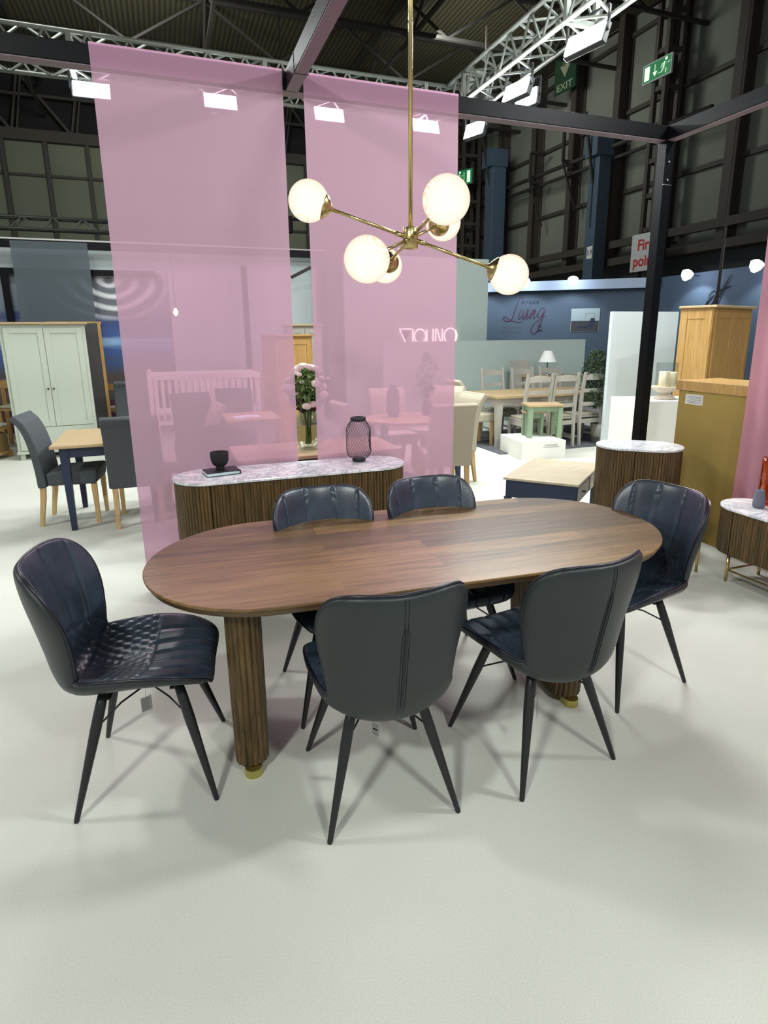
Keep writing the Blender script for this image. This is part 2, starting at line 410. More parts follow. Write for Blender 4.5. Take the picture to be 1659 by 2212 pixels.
# ================================================================== hall shell
struct(MB().box(-14, 19.2, -6, 36.4, -.1, 0).build('floor', M['carpet']))
struct(MB().box(-14, 19.6, -6, 36.6, 14.0, 14.2).build('ceiling', M['deck']))
# back wall: cladding below, dark void band above
YW = 36.0
w = thing('wall_back', '', ''); del w['label']; del w['category']; w['kind'] = 'structure'
MB().box(-14, 19.2, YW, YW+.2, 0, 11.3).build('cladding', M['hallpanelfar'], w)
MB().box(-14, 19.2, YW+.3, YW+.5, 11.3, 14).build('upper_band', M['black'], w)
mb = MB(); mb.box(-14, 19, YW-.35, YW, 11.0, 11.5)
for z in (9.5, 7.5, 5.4): mb.box(-14, 19, YW-.12, YW-.01, z-.06, z+.06)
mb.build('girt', M['steelgrey'], w)
for x in [-6.5+k*1.86 for k in range(-3, 14)]: MB().box(x-.09, x+.09, YW-.3, YW-.13, 0, 11).build('mullion', M['steelgrey'], w)
mb = MB()
for k in range(-3, 10):
    x = -6.0 + 2.6*k
    mb.bar((x, YW-.2, 11.4), (x+.55, YW-.2, 14), .10); mb.bar((x+.22, YW-.2, 11.4), (x+.72, YW-.2, 14), .08)
    mb.bar((x+.55, YW-.2, 14), (x+2.6, YW-.2, 11.4), .12)
mb.bar((-14, YW-.25, 13.0), (19, YW-.25, 13.0), .12)
mb.build('bracing', M['steelgrey'], w)
# right wall
XW = 19.0
w = thing('wall_right', '', ''); del w['label']; del w['category']; w['kind'] = 'structure'
MB().box(XW, XW+.2, -6, 36.4, 4.6, 14).build('cladding', M['hallpanel'], w)
MB().box(XW-.1, XW+.2, -6, 36.4, 0, 4.6).build('lower_wall', M['darkwall'], w)
for y in (31.6, 28.3, 25.2, 22.3, 19.4, 16.5, 13.6, 10.7, 7.8):
    mb = MB(); mb.box(XW-.55, XW-.05, y-.03, y+.03, 4.7, 14); mb.box(XW-.60, XW-.54, y-.17, y+.17, 4.7, 14); mb.box(XW-.06, XW-.003, y-.17, y+.17, 4.7, 14)
    mb.build('column', M['steelgrey'], w)
for z in (7.45, 10.5, 13.3): MB().bar((XW-.08, -6, z), (XW-.08, 36, z), .14, .16).build('girt', M['steelgrey'], w)
mb = MB(); mb.box(XW-.75, XW-.01, -6, 36, 4.45, 4.75); mb.box(XW-.75, XW-.55, -6, 36, 5.15, 5.45); mb.build('cable_tray', M['steelgrey'], w)
mb = MB(); mb.tube([(XW-1.0, 17, 9.0), (XW-1.0, 36, 9.35)], .09); mb.tube([(XW-.8, 17, 8.6), (XW-.8, 36, 8.95)], .07); mb.build('service_pipe', M['steel'], w)

def lattice_column(x, y, label, w=.62, d=.5, z1=14):
    t = thing('lattice_column', label, 'column', (x, y, 0))
    for sx in (-1, 1):
        for sy in (-1, 1): MB().box(sx*w/2-.08, sx*w/2+.08, sy*d/2-.08, sy*d/2+.08, 0, z1).build('chord', M['steelgrey'], t)
    mb = MB()
    for k in range(int(z1/1.2)):
        z = .6 + 1.2*k
        for sx in (-1, 1): mb.box(sx*w/2-.05, sx*w/2+.05, -d/2+.081, d/2-.081, z, z+.16)
        for sy in (-1, 1): mb.box(-w/2+.081, w/2-.081, sy*d/2-.05, sy*d/2+.05, z, z+.16)
    mb.build('batten', M['steelgrey'], t)
lattice_column(18.05, 19.2, 'dark lattice steel column carrying the bright green running-man exit sign')
lattice_column(17.3, 33.2, 'dark lattice steel column in the hall corner beside the small exit sign', 1.0, .8)
lattice_column(18.2, 34.6, 'dark lattice steel column deepest in the hall corner behind the first', 1.0, .8)

def duct(x, y, z1, label, w=.5):
    t = thing('hall_duct', label, 'duct', (x, y, 0))
    MB().box(-w/2, w/2, -w/2, w/2, 0, z1).build('casing', M['duct'], t, bevel=.02)
    MB().box(-w/2-.2, w/2+.05, -w/2-.06, w/2+.06, z1+.003, z1+.85).build('head_box', M['duct'], t)
    mb = MB(); mb.bar((-.32, 0, z1-1.0), (-.9, 0, z1+1.6), .09); mb.bar((-.32, 0, z1-1.0), (-.32, 0, 6), .05); mb.build('stay', M['steel'], t)
    return t
t = duct(17.75, 22.2, 8.75, 'tall blue-grey duct on the side wall left of the fire point sign', .62)
MB().box(-.315, -.311, -.25, .1, 4.75, 5.25).build('number_plate', M['tag'], t)
text('5.9', .28, M['inklogo'], 'number', t, Matrix.Translation((-.318, -.08, 5.0)) @ Matrix.Rotation(-PI/2, 4, 'Z') @ Matrix.Rotation(PI/2, 4, 'X'))
duct(17.4, 30.2, 10.2, 'farther blue-grey duct on the side wall right of the pink banners', .8)
for y, z, lb in ((27.2, 8.9, 'left'), (24.6, 9.2, 'right')):
    t = thing('pipe_bracket', 'square steel pipe bracket on the side wall, %s of the two' % lb, 'bracket', (17.6, y, z))
    mb = MB(); mb.bar((0,0,0), (0,0,1.3), .12); mb.bar((0,0,1.3), (.85,0,1.35), .12); mb.bar((0,0,0), (.85,0,-.05), .12)
    mb.build('bracket_frame', M['steel'], t)
    MB().bar((0,0,-.06), (.8,0,-2.0), .07).build('strut', M['steel'], t)

# roof trusses under the deck
mb = MB()
def roof_truss(a, b, z0, z1, n, name, label, w=.12):
    mb = MB(); a = Vector(a); b = Vector(b)
    P = [a.lerp(b, k/n) for k in range(n+1)]
    top = [Vector((p.x, p.y, z1)) for p in P]; bot = [Vector((p.x, p.y, z0)) for p in P]
    mb.bar(top[0], top[-1], w); mb.bar(bot[0], bot[-1], w)
    for k in range(n):
        if k % 2: mb.bar(bot[k], top[k+1], w*.7)
        else: mb.bar(top[k], bot[k+1], w*.7)
    return tag(mb.build('roof_girder', M['steel']), label, 'girder', 'roof girders under the dark deck')
for i, y in enumerate((14.5, 18.5, 22.5, 26.5, 30.5)):
    roof_truss((-14, y, 0), (19, y, 0), 12.2, 13.9, 12, 'g', ['cross-running dark lattice roof girder, %s of five' % q for q in ('nearest', 'second nearest', 'middle', 'second farthest', 'farthest')][i])
for i, x in enumerate((-4.5, 2.5, 9.5, 15.5)):
    roof_truss((x, 10, 0), (x, 36, 0), 12.25, 13.8, 10, 'g', 'lengthwise dark lattice roof girder, %s of four from the left' % ('first', 'second', 'third', 'fourth')[i])
for k, (x, y, lb) in enumerate(((-1.2, 26.9, 'left'), (2.9, 29, 'right'))):
    t = thing('ceiling_lamp', 'small unlit round lamp hanging from the roof deck, %s one' % lb, 'lamp', (x, y, 10.9))
    MB().lathe([(.02, .12), (.05, .1), (.2, .03), (.2, 0)], n=20).build('lamp_shade', M['signwhite'], t)
    MB().tube([(0,0,.12), (0,0,2.9)], .015, 6).build('drop_rod', M['steel'], t)
# black winch and speaker cluster hung near the hall corner
t = thing('hung_loudspeaker', 'black loudspeaker cluster hanging near the roof in the hall corner', 'loudspeaker', (12.1, 22, 11.0))
for k in range(3): MB().box(-.6+k*.08, .35+k*.05, -.3, .3, -.62*k-.6, -.62*k-.02).build('speaker_box', M['black'], t, bevel=.02)
mb = MB(); mb.bar((-.5,0,0), (.6,0,0), .08); mb.bar((0,0,0), (0,0,1.6), .05); mb.build('fly_bar', M['steelgrey'], t)

# ================================================================== lighting truss
def box_truss(name, label, org, axis, L, w=.33, h=.34, step=.42):
    t = thing(name, label, 'truss', org)
    ax = Vector((1,0,0)) if axis == 'x' else Vector((0,1,0)); sd = Vector((0,1,0)) if axis == 'x' else Vector((1,0,0))
    cs = [Vector((0,0,0)), sd*w, Vector((0,0,h)), sd*w + Vector((0,0,h))]
    for c in cs: MB().tube([c, c + ax*L], .024, 8).build('chord', M['truss'], t)
    mb = MB(); n = int(L/step)
    for k in range(n):
        a = ax*(k*step + .02); b = ax*((k+.5)*step); c2 = ax*((k+1)*step)
        for p, q in ((0,2),(1,3),(0,1),(2,3)):
            mb.bar(cs[p]+a, cs[q]+b, .02); mb.bar(cs[q]+b, cs[p]+c2, .02)
        if k % 5 == 0:
            for p, q in ((0,2),(1,3),(0,1),(2,3)): mb.bar(cs[p]+a, cs[q]+a, .05)
    mb.build('web', M['truss'], t)
    return t
box_truss('lighting_truss', 'aluminium box truss running across above the pink banners', (-7, 8.0, 4.51), 'x', 11.1)
box_truss('lighting_truss', 'aluminium box truss running toward the camera at upper right', (3.83, -3.0, 4.51), 'y', 10.95)
box_truss('lighting_truss', 'thin far aluminium truss above the black frame at left', (-5.5, 13.2, 3.62), 'x', 5.4, .2, .2, .5)

def flood(loc, rz, label, w=.38, tilt=-.35):
    t = thing('floodlight', label, 'floodlight', loc, rz, 'floodlights on the lighting truss')
    mtx = Matrix.Rotation(tilt, 4, 'X')
    MB().box(-w/2-.02, w/2+.02, .004, .07, -.1, .1).xf(mtx).build('housing', M['blackmetal'], t, bevel=.008)
    MB().box(-w/2, w/2, -.012, 0, -.085, .085).xf(mtx).build('lens', M['lens'], t)
    mb = MB(); mb.bar((-w/2-.03, .035, 0), (-w/2-.03, .035, .2), .02, .02); mb.bar((w/2+.03, .035, 0), (w/2+.03, .035, .2), .02, .02); mb.bar((-w/2-.03, .035, .2), (w/2+.03, .035, .2), .02, .02)
    mb.build('yoke', M['blackmetal'], t)
    return t
for x, lb in ((-.52, 'first'), (.90, 'second'), (2.26, 'third'), (3.62, 'fourth')):
    flood((x, 8.22, 4.42-.04*(lb == 'first')), 0, 'bright floodlight on the cross truss, %s from the left' % lb)
flood((4.0, 5.36, 4.36), -1.35, 'largest bright floodlight, topmost on the right truss', .42)
flood((4.0, 6.55, 4.34), -1.35, 'bright floodlight in the middle of the right truss', .36)
flood((4.48, 7.1, 4.48), -1.35, 'smaller floodlight just below the middle one on the right truss', .34, -.1)
flood((4.12, 7.75, 4.30), -1.2, 'bright floodlight just right of the pink banner top', .30)
t = thing('floodlight', 'tiny violet-white floodlight at the far left above the frame', 'floodlight', (-1.5, 9.0, 5.0), .2, 'floodlights on the lighting truss')
MB().box(-.05, .05, 0, .05, -.035, .035).build('housing', M['blackmetal'], t)
MB().lathe([(.045, 0), (.04, .01)], n=16, mtx=Matrix.Rotation(PI/2, 4, 'X') @ Matrix.Scale(.7, 4, (0,1,0))).build('lens', M['spotlens'], t)

# ================================================================== booth frame (black shell scheme)
def box_thing(name, label, cat, b, m, bevel=.003):
    return tag(MB().box(*b).build(name, m, bevel=bevel), label, cat)
def beam(label, b, parts=None):
    t = thing('frame_beam', label, 'beam')
    MB().box(*b).build('beam_face', M['blackbeam'], t, bevel=.003)
    return t
t = beam('long black frame beam across the back carrying the two pink banners', (-3.2, 3.88, 3.985, 4.075, 3.10, 3.20))
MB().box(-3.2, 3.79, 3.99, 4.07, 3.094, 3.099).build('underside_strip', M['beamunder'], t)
t = beam('black overhead frame beam running toward the camera above the table', (.825, .905, -3, 3.984, 3.10, 3.20))
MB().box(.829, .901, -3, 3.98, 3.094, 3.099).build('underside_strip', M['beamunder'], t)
for y in (3.72,): MB().box(.822, .908, y, y+.006, 3.092, 3.203).build('joint_band', M['blackmetal'], t)
t = beam('black frame beam at right running toward the camera from the corner post', (3.80, 3.88, -3, 3.984, 3.10, 3.20))
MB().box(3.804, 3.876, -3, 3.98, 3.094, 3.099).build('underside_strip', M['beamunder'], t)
t = thing('frame_post', 'black corner post of the booth frame at right', 'post', (3.84, 4.03, 0))
MB().box(-.04, .04, -.045, .045, 0, 3.093).build('post_body', M['blackbeam'], t, bevel=.003)
for z in (2.82, 2.95): MB().lathe([(.011, 0), (.011, .006)], n=12, mtx=Matrix.Rotation(PI/2, 4, 'X')).build('bolt', M['chrome'], t, loc=(0, -.0455, z))
MB().box(-.042, .042, -.047, -.0455, 2.78, 2.785).build('collar', M['chrome'], t)
# neighbouring frame behind
t = beam('far black frame beam across behind the pink banners', (-3.5, 3.05, 11.70, 11.78, 3.10, 3.22))
MB().box(-3.5, 3.05, 11.70, 11.78, 3.225, 3.25).build('light_capping', M['tag'], t)
tag(MB().box(2.97, 3.05, 11.70, 11.78, 0, 3.095).build('frame_post', M['blackbeam']), 'black frame post seen dimly through the right pink banner', 'post')
beam('lower far black beam above the seascape mural', (-3.5, -.05, 11.90, 11.98, 2.70, 2.80))
tag(MB().box(-2.47, -2.37, 11.88, 11.98, 0, 2.695).build('frame_post', M['blackbeam']), 'slim black frame post at the far left edge', 'post')
tag(MB().box(1.42, 1.52, 11.50, 11.58, 0, 2.9).build('frame_post', M['blackbeam']), 'black frame post seen dimly through the left pink banner', 'post')
# thin drop pole at upper right
tag(MB().tube([(11.32, 10, 0), (11.32, 10, 14)], .03, 10).build('drop_pole', M['steelgrey']), 'thin steel pole standing behind the tall oak wardrobe', 'pole')
# dark hoist in the gap
t = thing('chain_hoist', 'small black hoist hanging in the gap between the pink banners', 'hoist', (2.62, 13, 3.75))
MB().box(-.09, .09, -.08, .08, -.02, .3).build('motor', M['black'], t, bevel=.01)
mb = MB(); mb.bar((-.25,0,.25), (.28,0,.25), .05); mb.tube([(0,0,.3), (0,0,9.8)], .012, 6); mb.build('suspension', M['black'], t)

# ================================================================== pink banners
def banner(name, label, x0, x1, y, z0, z1, m, hem, seed, amp=.006, phase=0, ny=60):
    rnd = random.Random(seed); ph = [rnd.uniform(0, 6) for _ in range(4)]
    def P(a, b):
        x = x0 + (x1-x0)*a; f = 1 - b
        d = amp*f**.6*(math.sin(7*a+ph[0]+1.5*b) + .7*math.sin(13*a+ph[1]-2*b) + .4*math.sin(23*a+ph[2]))
        return (x + .012*math.sin(3*b+ph[3])*f, y + d, z0 + (z1-z0)*b)
    t = thing(name, label, 'banner')
    k = int(ny*(1-hem/(z1-z0)))
    rows = [[P(i/40, (k*(j/ny))/k if False else (j/ny)*(1-hem/(z1-z0))) for i in range(41)] for j in range(ny+1)]
    MB().grid(rows).build('sheer_cloth', m, t)
    rows = [[P(i/40, 1-hem/(z1-z0)*(1-j/4)) for i in range(41)] for j in range(5)]
    MB().grid(rows).build('hem_pocket', M['pinkhem'] if m != M['greyvoile'] else m, t)
    return t
banner('hanging_banner', 'sheer pink banner at left, hanging from the beam behind the sideboard', -.243, .806, 3.972, .03, 3.205, M['pink'], .12, 3)
banner('hanging_banner', 'sheer pink banner at right, behind the brass chandelier', .933, 1.988, 3.972, .03, 3.205, M['pink'], .12, 5)
banner('hanging_banner', 'sheer grey banner above the cream wardrobe at far left', -2.22, -1.08, 11.66, 1.6, 3.20, M['greyvoile'], .05, 8)
# gathered drape on the right side, along x = 3.8
rows = []
for j in range(31):
    b = j/30; row = []
    for i in range(241):
        a = i/240; y = 3.07 - 2.9*a
        row.append((3.845 + .022*math.sin(a*64 + .8*math.sin(4*b)) + .012*math.sin(a*27+b*2), y, .015 + 3.08*b))
    rows.append(row)
tag(MB().grid(rows).build('gathered_drape', M['pinkdrape']), 'pink gathered drape hanging at the right edge behind the low fluted sideboard', 'drape')

# ================================================================== fluted (tambour) furniture
def fluted_outline(L, W, pitch=.021, depth=.006, s0=0., s1=1.):
    """stadium outline with round ribs between arc fractions s0..s1; starts at right end's front"""
    h = L/2 - W/2; r = W/2; per = 4*h + 2*PI*r
    def at(s):
        d = (s % 1)*per
        if d < 2*h: return (-h + d, -r, 0, -1)
        d -= 2*h
        if d < PI*r: a = -PI/2 + d/r; return (h + r*math.cos(a), r*math.sin(a), math.cos(a), math.sin(a))
        d -= PI*r
        if d < 2*h: return (h - d, r, 0, 1)
        d -= 2*h; a = PI/2 + d/r
        return (-h + r*math.cos(a), r*math.sin(a), math.cos(a), math.sin(a))
    n = max(1, round((s1-s0)*per/pitch)); pts = []
    for k in range(n):
        for q in range(6):
            s = s0 + (s1-s0)*(k + q/6)/n; x, y, nx, ny = at(s); e = depth*math.sin(PI*q/6)**.7 if q else 0
            pts.append((x + nx*e, y + ny*e, x - nx*.018, y - ny*.018))
    x, y, nx, ny = at(s1 - 1e-7); pts.append((x, y, x - nx*.018, y - ny*.018))
    return pts, per
def fluted_panel(L, W, s0, s1, z0, z1, pitch=.021, depth=.006):
    pts, per = fluted_outline(L, W, pitch, depth, s0, s1)
    a = [(p[0], p[1]) for p in pts]; b = [(p[2], p[3]) for p in pts]; n = len(pts)
    vs = [(x, y, z0) for x, y in a] + [(x, y, z1) for x, y in a] + [(x, y, z0) for x, y in b] + [(x, y, z1) for x, y in b]
    fs = []
    for k in range(n-1):
        fs += [(k, k+1, n+k+1, n+k), (2*n+k+1, 2*n+k, 3*n+k, 3*n+k+1), (n+k, n+k+1, 3*n+k+1, 3*n+k), (k+1, k, 2*n+k, 2*n+k+1)]
    fs += [(0, n, 3*n, 2*n), (n-1, 2*n-1+0, 4*n-1, 3*n-1)]
    return MB().add(vs, fs)
def tambour_unit(name, label, cat, loc, rz, L, W, z0, z1, doors, top_t=.018, legs=None, over=.012):
    t = thing(name, label, cat, loc, rz)
    h = L/2 - W/2; per = 4*h + PI*W; g = .0012/per*2
    ds = [d*2*h/per for d in doors]      # fractions along the front straight
    prev = None
    edges = [ds[0]] + list(ds[1:])
    for i in range(len(ds)-1): fluted_panel(L, W, ds[i]+g, ds[i+1]-g, z0+.006, z1-.004).build('door', M['flute'], t)
    fluted_panel(L, W, ds[-1]+g, 1+ds[0]-g, z0+.006, z1-.004).build('fluted_body', M['flute'], t)
    MB().prism(stadium(L-.05, W-.05), z0, z1-.003).build('carcass', M['flute'], t)
    MB().prism(stadium(L, W, grow=over), z1, z1+top_t, False).build('marble_top', M['marble'], t, bevel=.004)
    if legs == 'plinth': MB().prism(stadium(L-.08, W-.08), 0, z0-.002).build('plinth', M['brassold'], t)
    if legs == 'brass':
        for sx in (-1, 1):
            for sy in (-1, 1): MB().tube([(sx*(h+.02), sy*(W/2-.035), 0), (sx*(h+.02), sy*(W/2-.035), z0)], .011, 12).build('leg', M['brass'], t)
        for sy in (-1, 1): MB().tube([(-h-.02, sy*(W/2-.035), .085), (h+.02, sy*(W/2-.035), .085)], .007, 8).build('stretcher', M['brass'], t)
        for sx in (-1, 1): MB().tube([(sx*(h+.02), -(W/2-.035), .085), (sx*(h+.02), W/2-.035, .085)], .007, 8).build('stretcher', M['brass'], t)
    return t
tambour_unit('fluted_sideboard', 'long fluted brown sideboard with white marble top behind the dining table', 'sideboard', (.723, 3.745, 0), -.012, 1.49, .40, .04, .787, (0.0, .5, 1.0), legs='plinth')
tambour_unit('fluted_cabinet', 'tall oval fluted cabinet with marble top and door seam at right', 'cabinet', (3.44, 3.60, 0), -.70, .62, .40, .04, .772, (.35, 2.3), legs='plinth')
tambour_unit('fluted_tv_unit', 'low fluted sideboard on brass legs at the right edge beside the pink drape', 'sideboard', (3.59, 2.16, 0), -PI/2, 1.42, .38, .195, .502, (0.0, .5, 1.0), legs='brass')
# round marble side table mostly hidden behind the right end chair
t = thing('side_table', 'round white marble side table peeking out behind the right end chair', 'side table', (3.20, 3.08, 0))
MB().lathe([(.296, 0), (.30, .004), (.30, .014), (.296, .018)], (0,0,.50), 48).build('marble_top', M['marble'], t)
MB().lathe([(.27, .40), (.27, .498)], n=48).build('fluted_apron', M['flute'], t)
for k in range(4):
    a = PI/4 + PI/2*k; MB().tube([(.26*math.cos(a), .26*math.sin(a), 0), (.26*math.cos(a), .26*math.sin(a), .398)], .011, 12).build('leg', M['brass'], t)

# ---- things on the sideboard
def lathe_thing(name, label, cat, loc, parts, n=36):
    t = thing(name, label, cat, loc)
    for pn, prof, m in parts: MB().lathe(prof, n=n, capt=False if pn != 'lid' else True).build(pn, m, t)
    return t
SB = .806
bk = thing('closed_book', 'black closed book lying on the marble top under the black cup', 'book', (.262, 3.775, SB), .16)
MB().box(-.105, .105, -.075, .075, 0, .003).build('back_cover', M['book'], bk); MB().box(-.105, .105, -.075, .075, .021, .024).build('front_cover', M['book'], bk)
MB().box(-.102, .098, -.071, .071, .003, .021).build('page_block', M['pages'], bk)
MB().box(.098, .105, -.075, .075, .003, .021).build('spine', M['book'], bk)
text('DESIGN', .012, M['tag'], 'spine_lettering', bk, face_cam((.045, -.0758, .0225)), .0003) if False else None
prof = [(.026, 0), (.028, .012), (.024, .018), (.045, .035), (.055, .06), (.0575, .10), (.0575, .112), (.052, .112), (.050, .07), (.038, .042), (.005, .036)]
tag(MB().lathe(prof, n=40).build('stoneware_cup', M['bowl'], loc=(.258, 3.785, SB+.0245)), 'black stoneware footed cup standing on the closed black book', 'cup')
# wire lantern
t = thing('wire_lantern', 'black wire mesh lantern standing at the right of the sideboard top', 'lantern', (1.185, 3.80, SB))
def lr(z): # lantern radius at height
    Pz = [0, .02, .034, .06, .22, .252, .275, .31]; Pr = [.045, .050, .070, .084, .084, .074, .054, .048]
    return float(np.interp(z, Pz, Pr))
mbw = MB()
for sgn in (1, -1):
    for k in range(26):
        a0 = 2*PI*k/26; pts = []
        for q in range(25):
            z = .022 + .255*q/24; a = a0 + sgn*1.9*q/24; r = lr(z); pts.append((r*math.cos(a), r*math.sin(a), z))
        mbw.tube(pts, .0009, 4, cap=False)
mbw.build('wire_mesh', M['blackmetal'], t)
MB().lathe([(.044, 0), (.046, .002), (.046, .022), (.044, .024)], n=32).build('base', M['blackmetal'], t)
MB().lathe([(.051, .278), (.053, .28), (.053, .302), (.051, .304), (.042, .304), (.042, .278)], n=32, capt=False, capb=False).build('rim', M['blackmetal'], t)
pts = []
for k in range(28):
    a = 2*PI*k/28; z = .155 + .082*math.sin(a); r = lr(z) + .002; b = -.35 + .55*math.cos(a); pts.append((r*math.cos(b), r*math.sin(b), z))
MB().tube(pts, .0025, 6, closed=True).build('door_ring', M['blackmetal'], t)

# ================================================================== dining table
TA = math.radians(-4.0)
tb = thing('dining_table', 'large oval brown wood dining table on two fluted slab legs', 'table', (.985, 2.285, 0), TA)
TL, TW, TZ = 2.30, .985, .76
def slab(L, W, z0, z1, chamf=.0): return MB().prism(stadium(L, W, 48), z0, z1)
slab(TL, TW, TZ-.012, TZ).build('tabletop', M['table'], tb, bevel=.003)
mb = MB(); a = stadium(TL-.004, TW-.004, 48); b = stadium(TL-.03, TW-.03, 48); n = len(a)
mb.add([(x, y, TZ-.0125) for x, y in a] + [(x, y, TZ-.036) for x, y in b], [(k, n+k, n+(k+1) % n, (k+1) % n) for k in range(n)] + [tuple(range(n, 2*n))[::-1], tuple(range(n))])
mb.build('edge_band', M['tableedge'], tb)
def table_leg(x, rz, yy=0):
    # slab leg: long in y, fluted round ends, tapering in depth toward the floor
    lg = MB(); L, W = .60, .118
    pts, _ = fluted_outline(L, W, .0235, .007)
    pts = [(p[0], p[1]) for p in pts[:-1]]
    z0, z1 = .035, TZ-.037; n = len(pts); vs = []; R = []
    for z, sc_ in ((z0, .80), (z0+.012, .84), (.30, .92), (z1, 1.0)): R.append([(x_*sc_, y_*(.97 if z < .05 else 1), z) for x_, y_ in pts])
    vs = [p for r in R for p in r]
    fs = [(i*n+k, i*n+(k+1) % n, (i+1)*n+(k+1) % n, (i+1)*n+k) for i in range(len(R)-1) for k in range(n)] + [tuple(range(n))[::-1], tuple((len(R)-1)*n+k for k in range(n))]
    lg.add(vs, fs).xf(Matrix.Translation((x, yy, 0)) @ Matrix.Rotation(PI/2 + rz, 4, 'Z'))
    o = lg.build('slab_leg', M['flute'], tb)
    p2 = MB().prism(stadium(L*.92, W*.56), 0, .0345).xf(Matrix.Translation((x, yy, 0)) @ Matrix.Rotation(PI/2 + rz, 4, 'Z'))
    p2.build('brass_plinth', M['brassold'], o)
table_leg(-.79, 0, -.09); table_leg(.631, 0, -.061)

# ================================================================== navy quilted chairs
def chair_surfaces():
    #      y      z      W     k
    ctrl = [(.240, .430, .225, .10), (.246, .452, .232, .10), (.225, .474, .240, .14), (.14, .484, .250, .30), (.02, .474, .254, .50), (-.10, .460, .244, .62),
            (-.180, .454, .232, .70), (-.236, .476, .224, .76), (-.262, .53, .228, .84), (-.278, .61, .246, .92), (-.294, .69, .268, .95), (-.314, .78, .288, .92), (-.334, .87, .296, .86), (-.346, .918, .296, .80)]
    f, S = catmull(ctrl, 0)
    NU, NV = 72, 150
    V = np.sin(np.linspace(-1, 1, NV+1)*PI/2*.9985); q = (V+1)/2
    C4 = f(q); dq = 1e-3; A = f(np.clip(q-dq, 0, 1)); B = f(np.clip(q+dq, 0, 1)); T = (B-A)[:, :2]; T /= np.linalg.norm(T, axis=1)[:, None]
    Nn = np.stack([T[:,1], -T[:,0]], 1)          # inward/up normal (seat: up, back: forward)
    if Nn[30,1] < 0: Nn = -Nn
    u = np.sin(np.linspace(-1, 1, NU+1)*PI/2)
    inner = np.zeros((NV+1, NU+1, 3)); outer = inner.copy(); rim = []
    # arc position of the seat/back fold
    fold = int(np.argmin(np.abs(C4[:,0]+.21) + np.abs(C4[:,1]-.464)))
    qa = q*S; qf = qa[fold]
    for i in range(NV+1):
        p = 5.2 if V[i] < 0 else 4.1
        ends = (1-abs(V[i])**p)**(1/p)
        U = u*ends; W, k = C4[i,2], C4[i,3]
        lx = W*np.sin(k*U)/k; lift = W*(1-np.cos(k*U))/k
        # surface normal rotates with the cross curl
        nx = -np.sin(k*U); nn = np.cos(k*U)
        e = np.clip(np.abs(U)**p + abs(V[i])**p, 0, 1)
        puff = .016*(1-e)**.45
        th = .010 + .033*(1-e)**.36
        s = qa[i]-qf; arc = U*W
        h = np.zeros_like(U)
        arch = .165 - .9*arc**2                    # upper limit of the diamond quilting on the back
        dia = ((s > 0) & (s < arch)) | ((s <= 0) & (s > -.235))
        pa = (arc + s*.62)/.040; pb = (arc - s*.62)/.040
        pufd = (np.abs(np.sin(PI*pa))*np.abs(np.sin(PI*pb)))**.28
        h = np.where(dia, -.0095*(1-pufd), h)
        gl = [-.66, -.24, .24, .66] if s > 0 else [-.62, -.3, .0, .3, .62]
        for g in gl: h = np.where(dia, h, h - .0105*np.exp(-((arc - g*W)/.0048)**2))
        lim = np.where(s > 0, np.abs(s-arch), abs(s+.235)); h -= .006*np.exp(-(lim/.004)**2)
        h -= .006*np.exp(-(s/.006)**2)
        h *= np.clip((1-e)*6, 0, 1)
        for M_, off in ((inner, puff + h), (outer, -th)):
            M_[i,:,0] = lx + nx*off
            M_[i,:,1] = C4[i,0] + Nn[i,0]*(lift + nn*off)
            M_[i,:,2] = C4[i,1] + Nn[i,1]*(lift + nn*off)
    mid = (inner + outer)/2
    loop = [mid[i,-1] for i in range(0, NV+1, 2)] + [mid[i,0] for i in range(NV, -1, -2)]
    return inner, outer, fold, loop
INN, OUT, FOLD, LOOP = chair_surfaces()
ch = thing('dining_chair', 'x', 'chair')
MB().grid(INN[:FOLD+1].tolist(), flip=True).build('seat', M['leather'], ch)
MB().grid(INN[FOLD:].tolist(), flip=True).build('backrest', M['leather'], ch)
MB().grid(OUT.tolist()).build('outer_shell', M['leather_out'], ch, 'plain navy leather outer shell, grey reflection put into its colour')
MB().tube([Vector(p) for p in LOOP[:-1]], .0062, 8, closed=True).build('edge_piping', M['piping'], ch)
# centre seam on the rear of the shell
mid = OUT.shape[1]//2; seam = MB()
for dx in (-.010, .010):
    pts = []
    for i in range(FOLD+4, OUT.shape[0]-5, 3):
        p = Vector(OUT[i, mid]); n_ = (p - Vector(INN[i, mid])).normalized(); fr = (i-FOLD)/(OUT.shape[0]-FOLD)
        pts.append(p + n_*.0006 + Vector((dx*(1.15 if fr < .55 else .6), 0, 0)))
    seam.tube(pts, .0012, 5)
seam.build('seam_stitching', M['piping'], ch)
fold_mb = MB(); pts = []
for i in range(FOLD+6, FOLD + int((OUT.shape[0]-FOLD)*.62), 3):
    p = Vector(OUT[i, mid]); n_ = (p - Vector(INN[i, mid])).normalized(); pts.append(p + n_*.001)
fold_mb.tube(pts, [.0006] + [.0042]*(len(pts)-2) + [.0006], 6)
fold_mb.build('seam_pleat', M['piping'], ch)
for sx in (-1, 1):
    for sy in (-1, 1):
        a = Vector((sx*.118, sy*.125, .432)); b = Vector((sx*.232, sy*.238, 0)); 
        MB().tube([a, a.lerp(b, .12), a.lerp(b, .3), a.lerp(b, .98), b], [.016, .0185, .019, .0095, .0085], 16).build('leg', M['blackmetal'], ch)
mb = MB(); cz = (0, 0, .385)
for sx in (-1, 1):
    for sy in (-1, 1): mb.tube([(sx*.152, sy*.158, .305), (sx*.08, sy*.083, .352), (0, 0, .372)], .0035, 6)
mb.build('wire_brace', M['blackmetal'], ch)
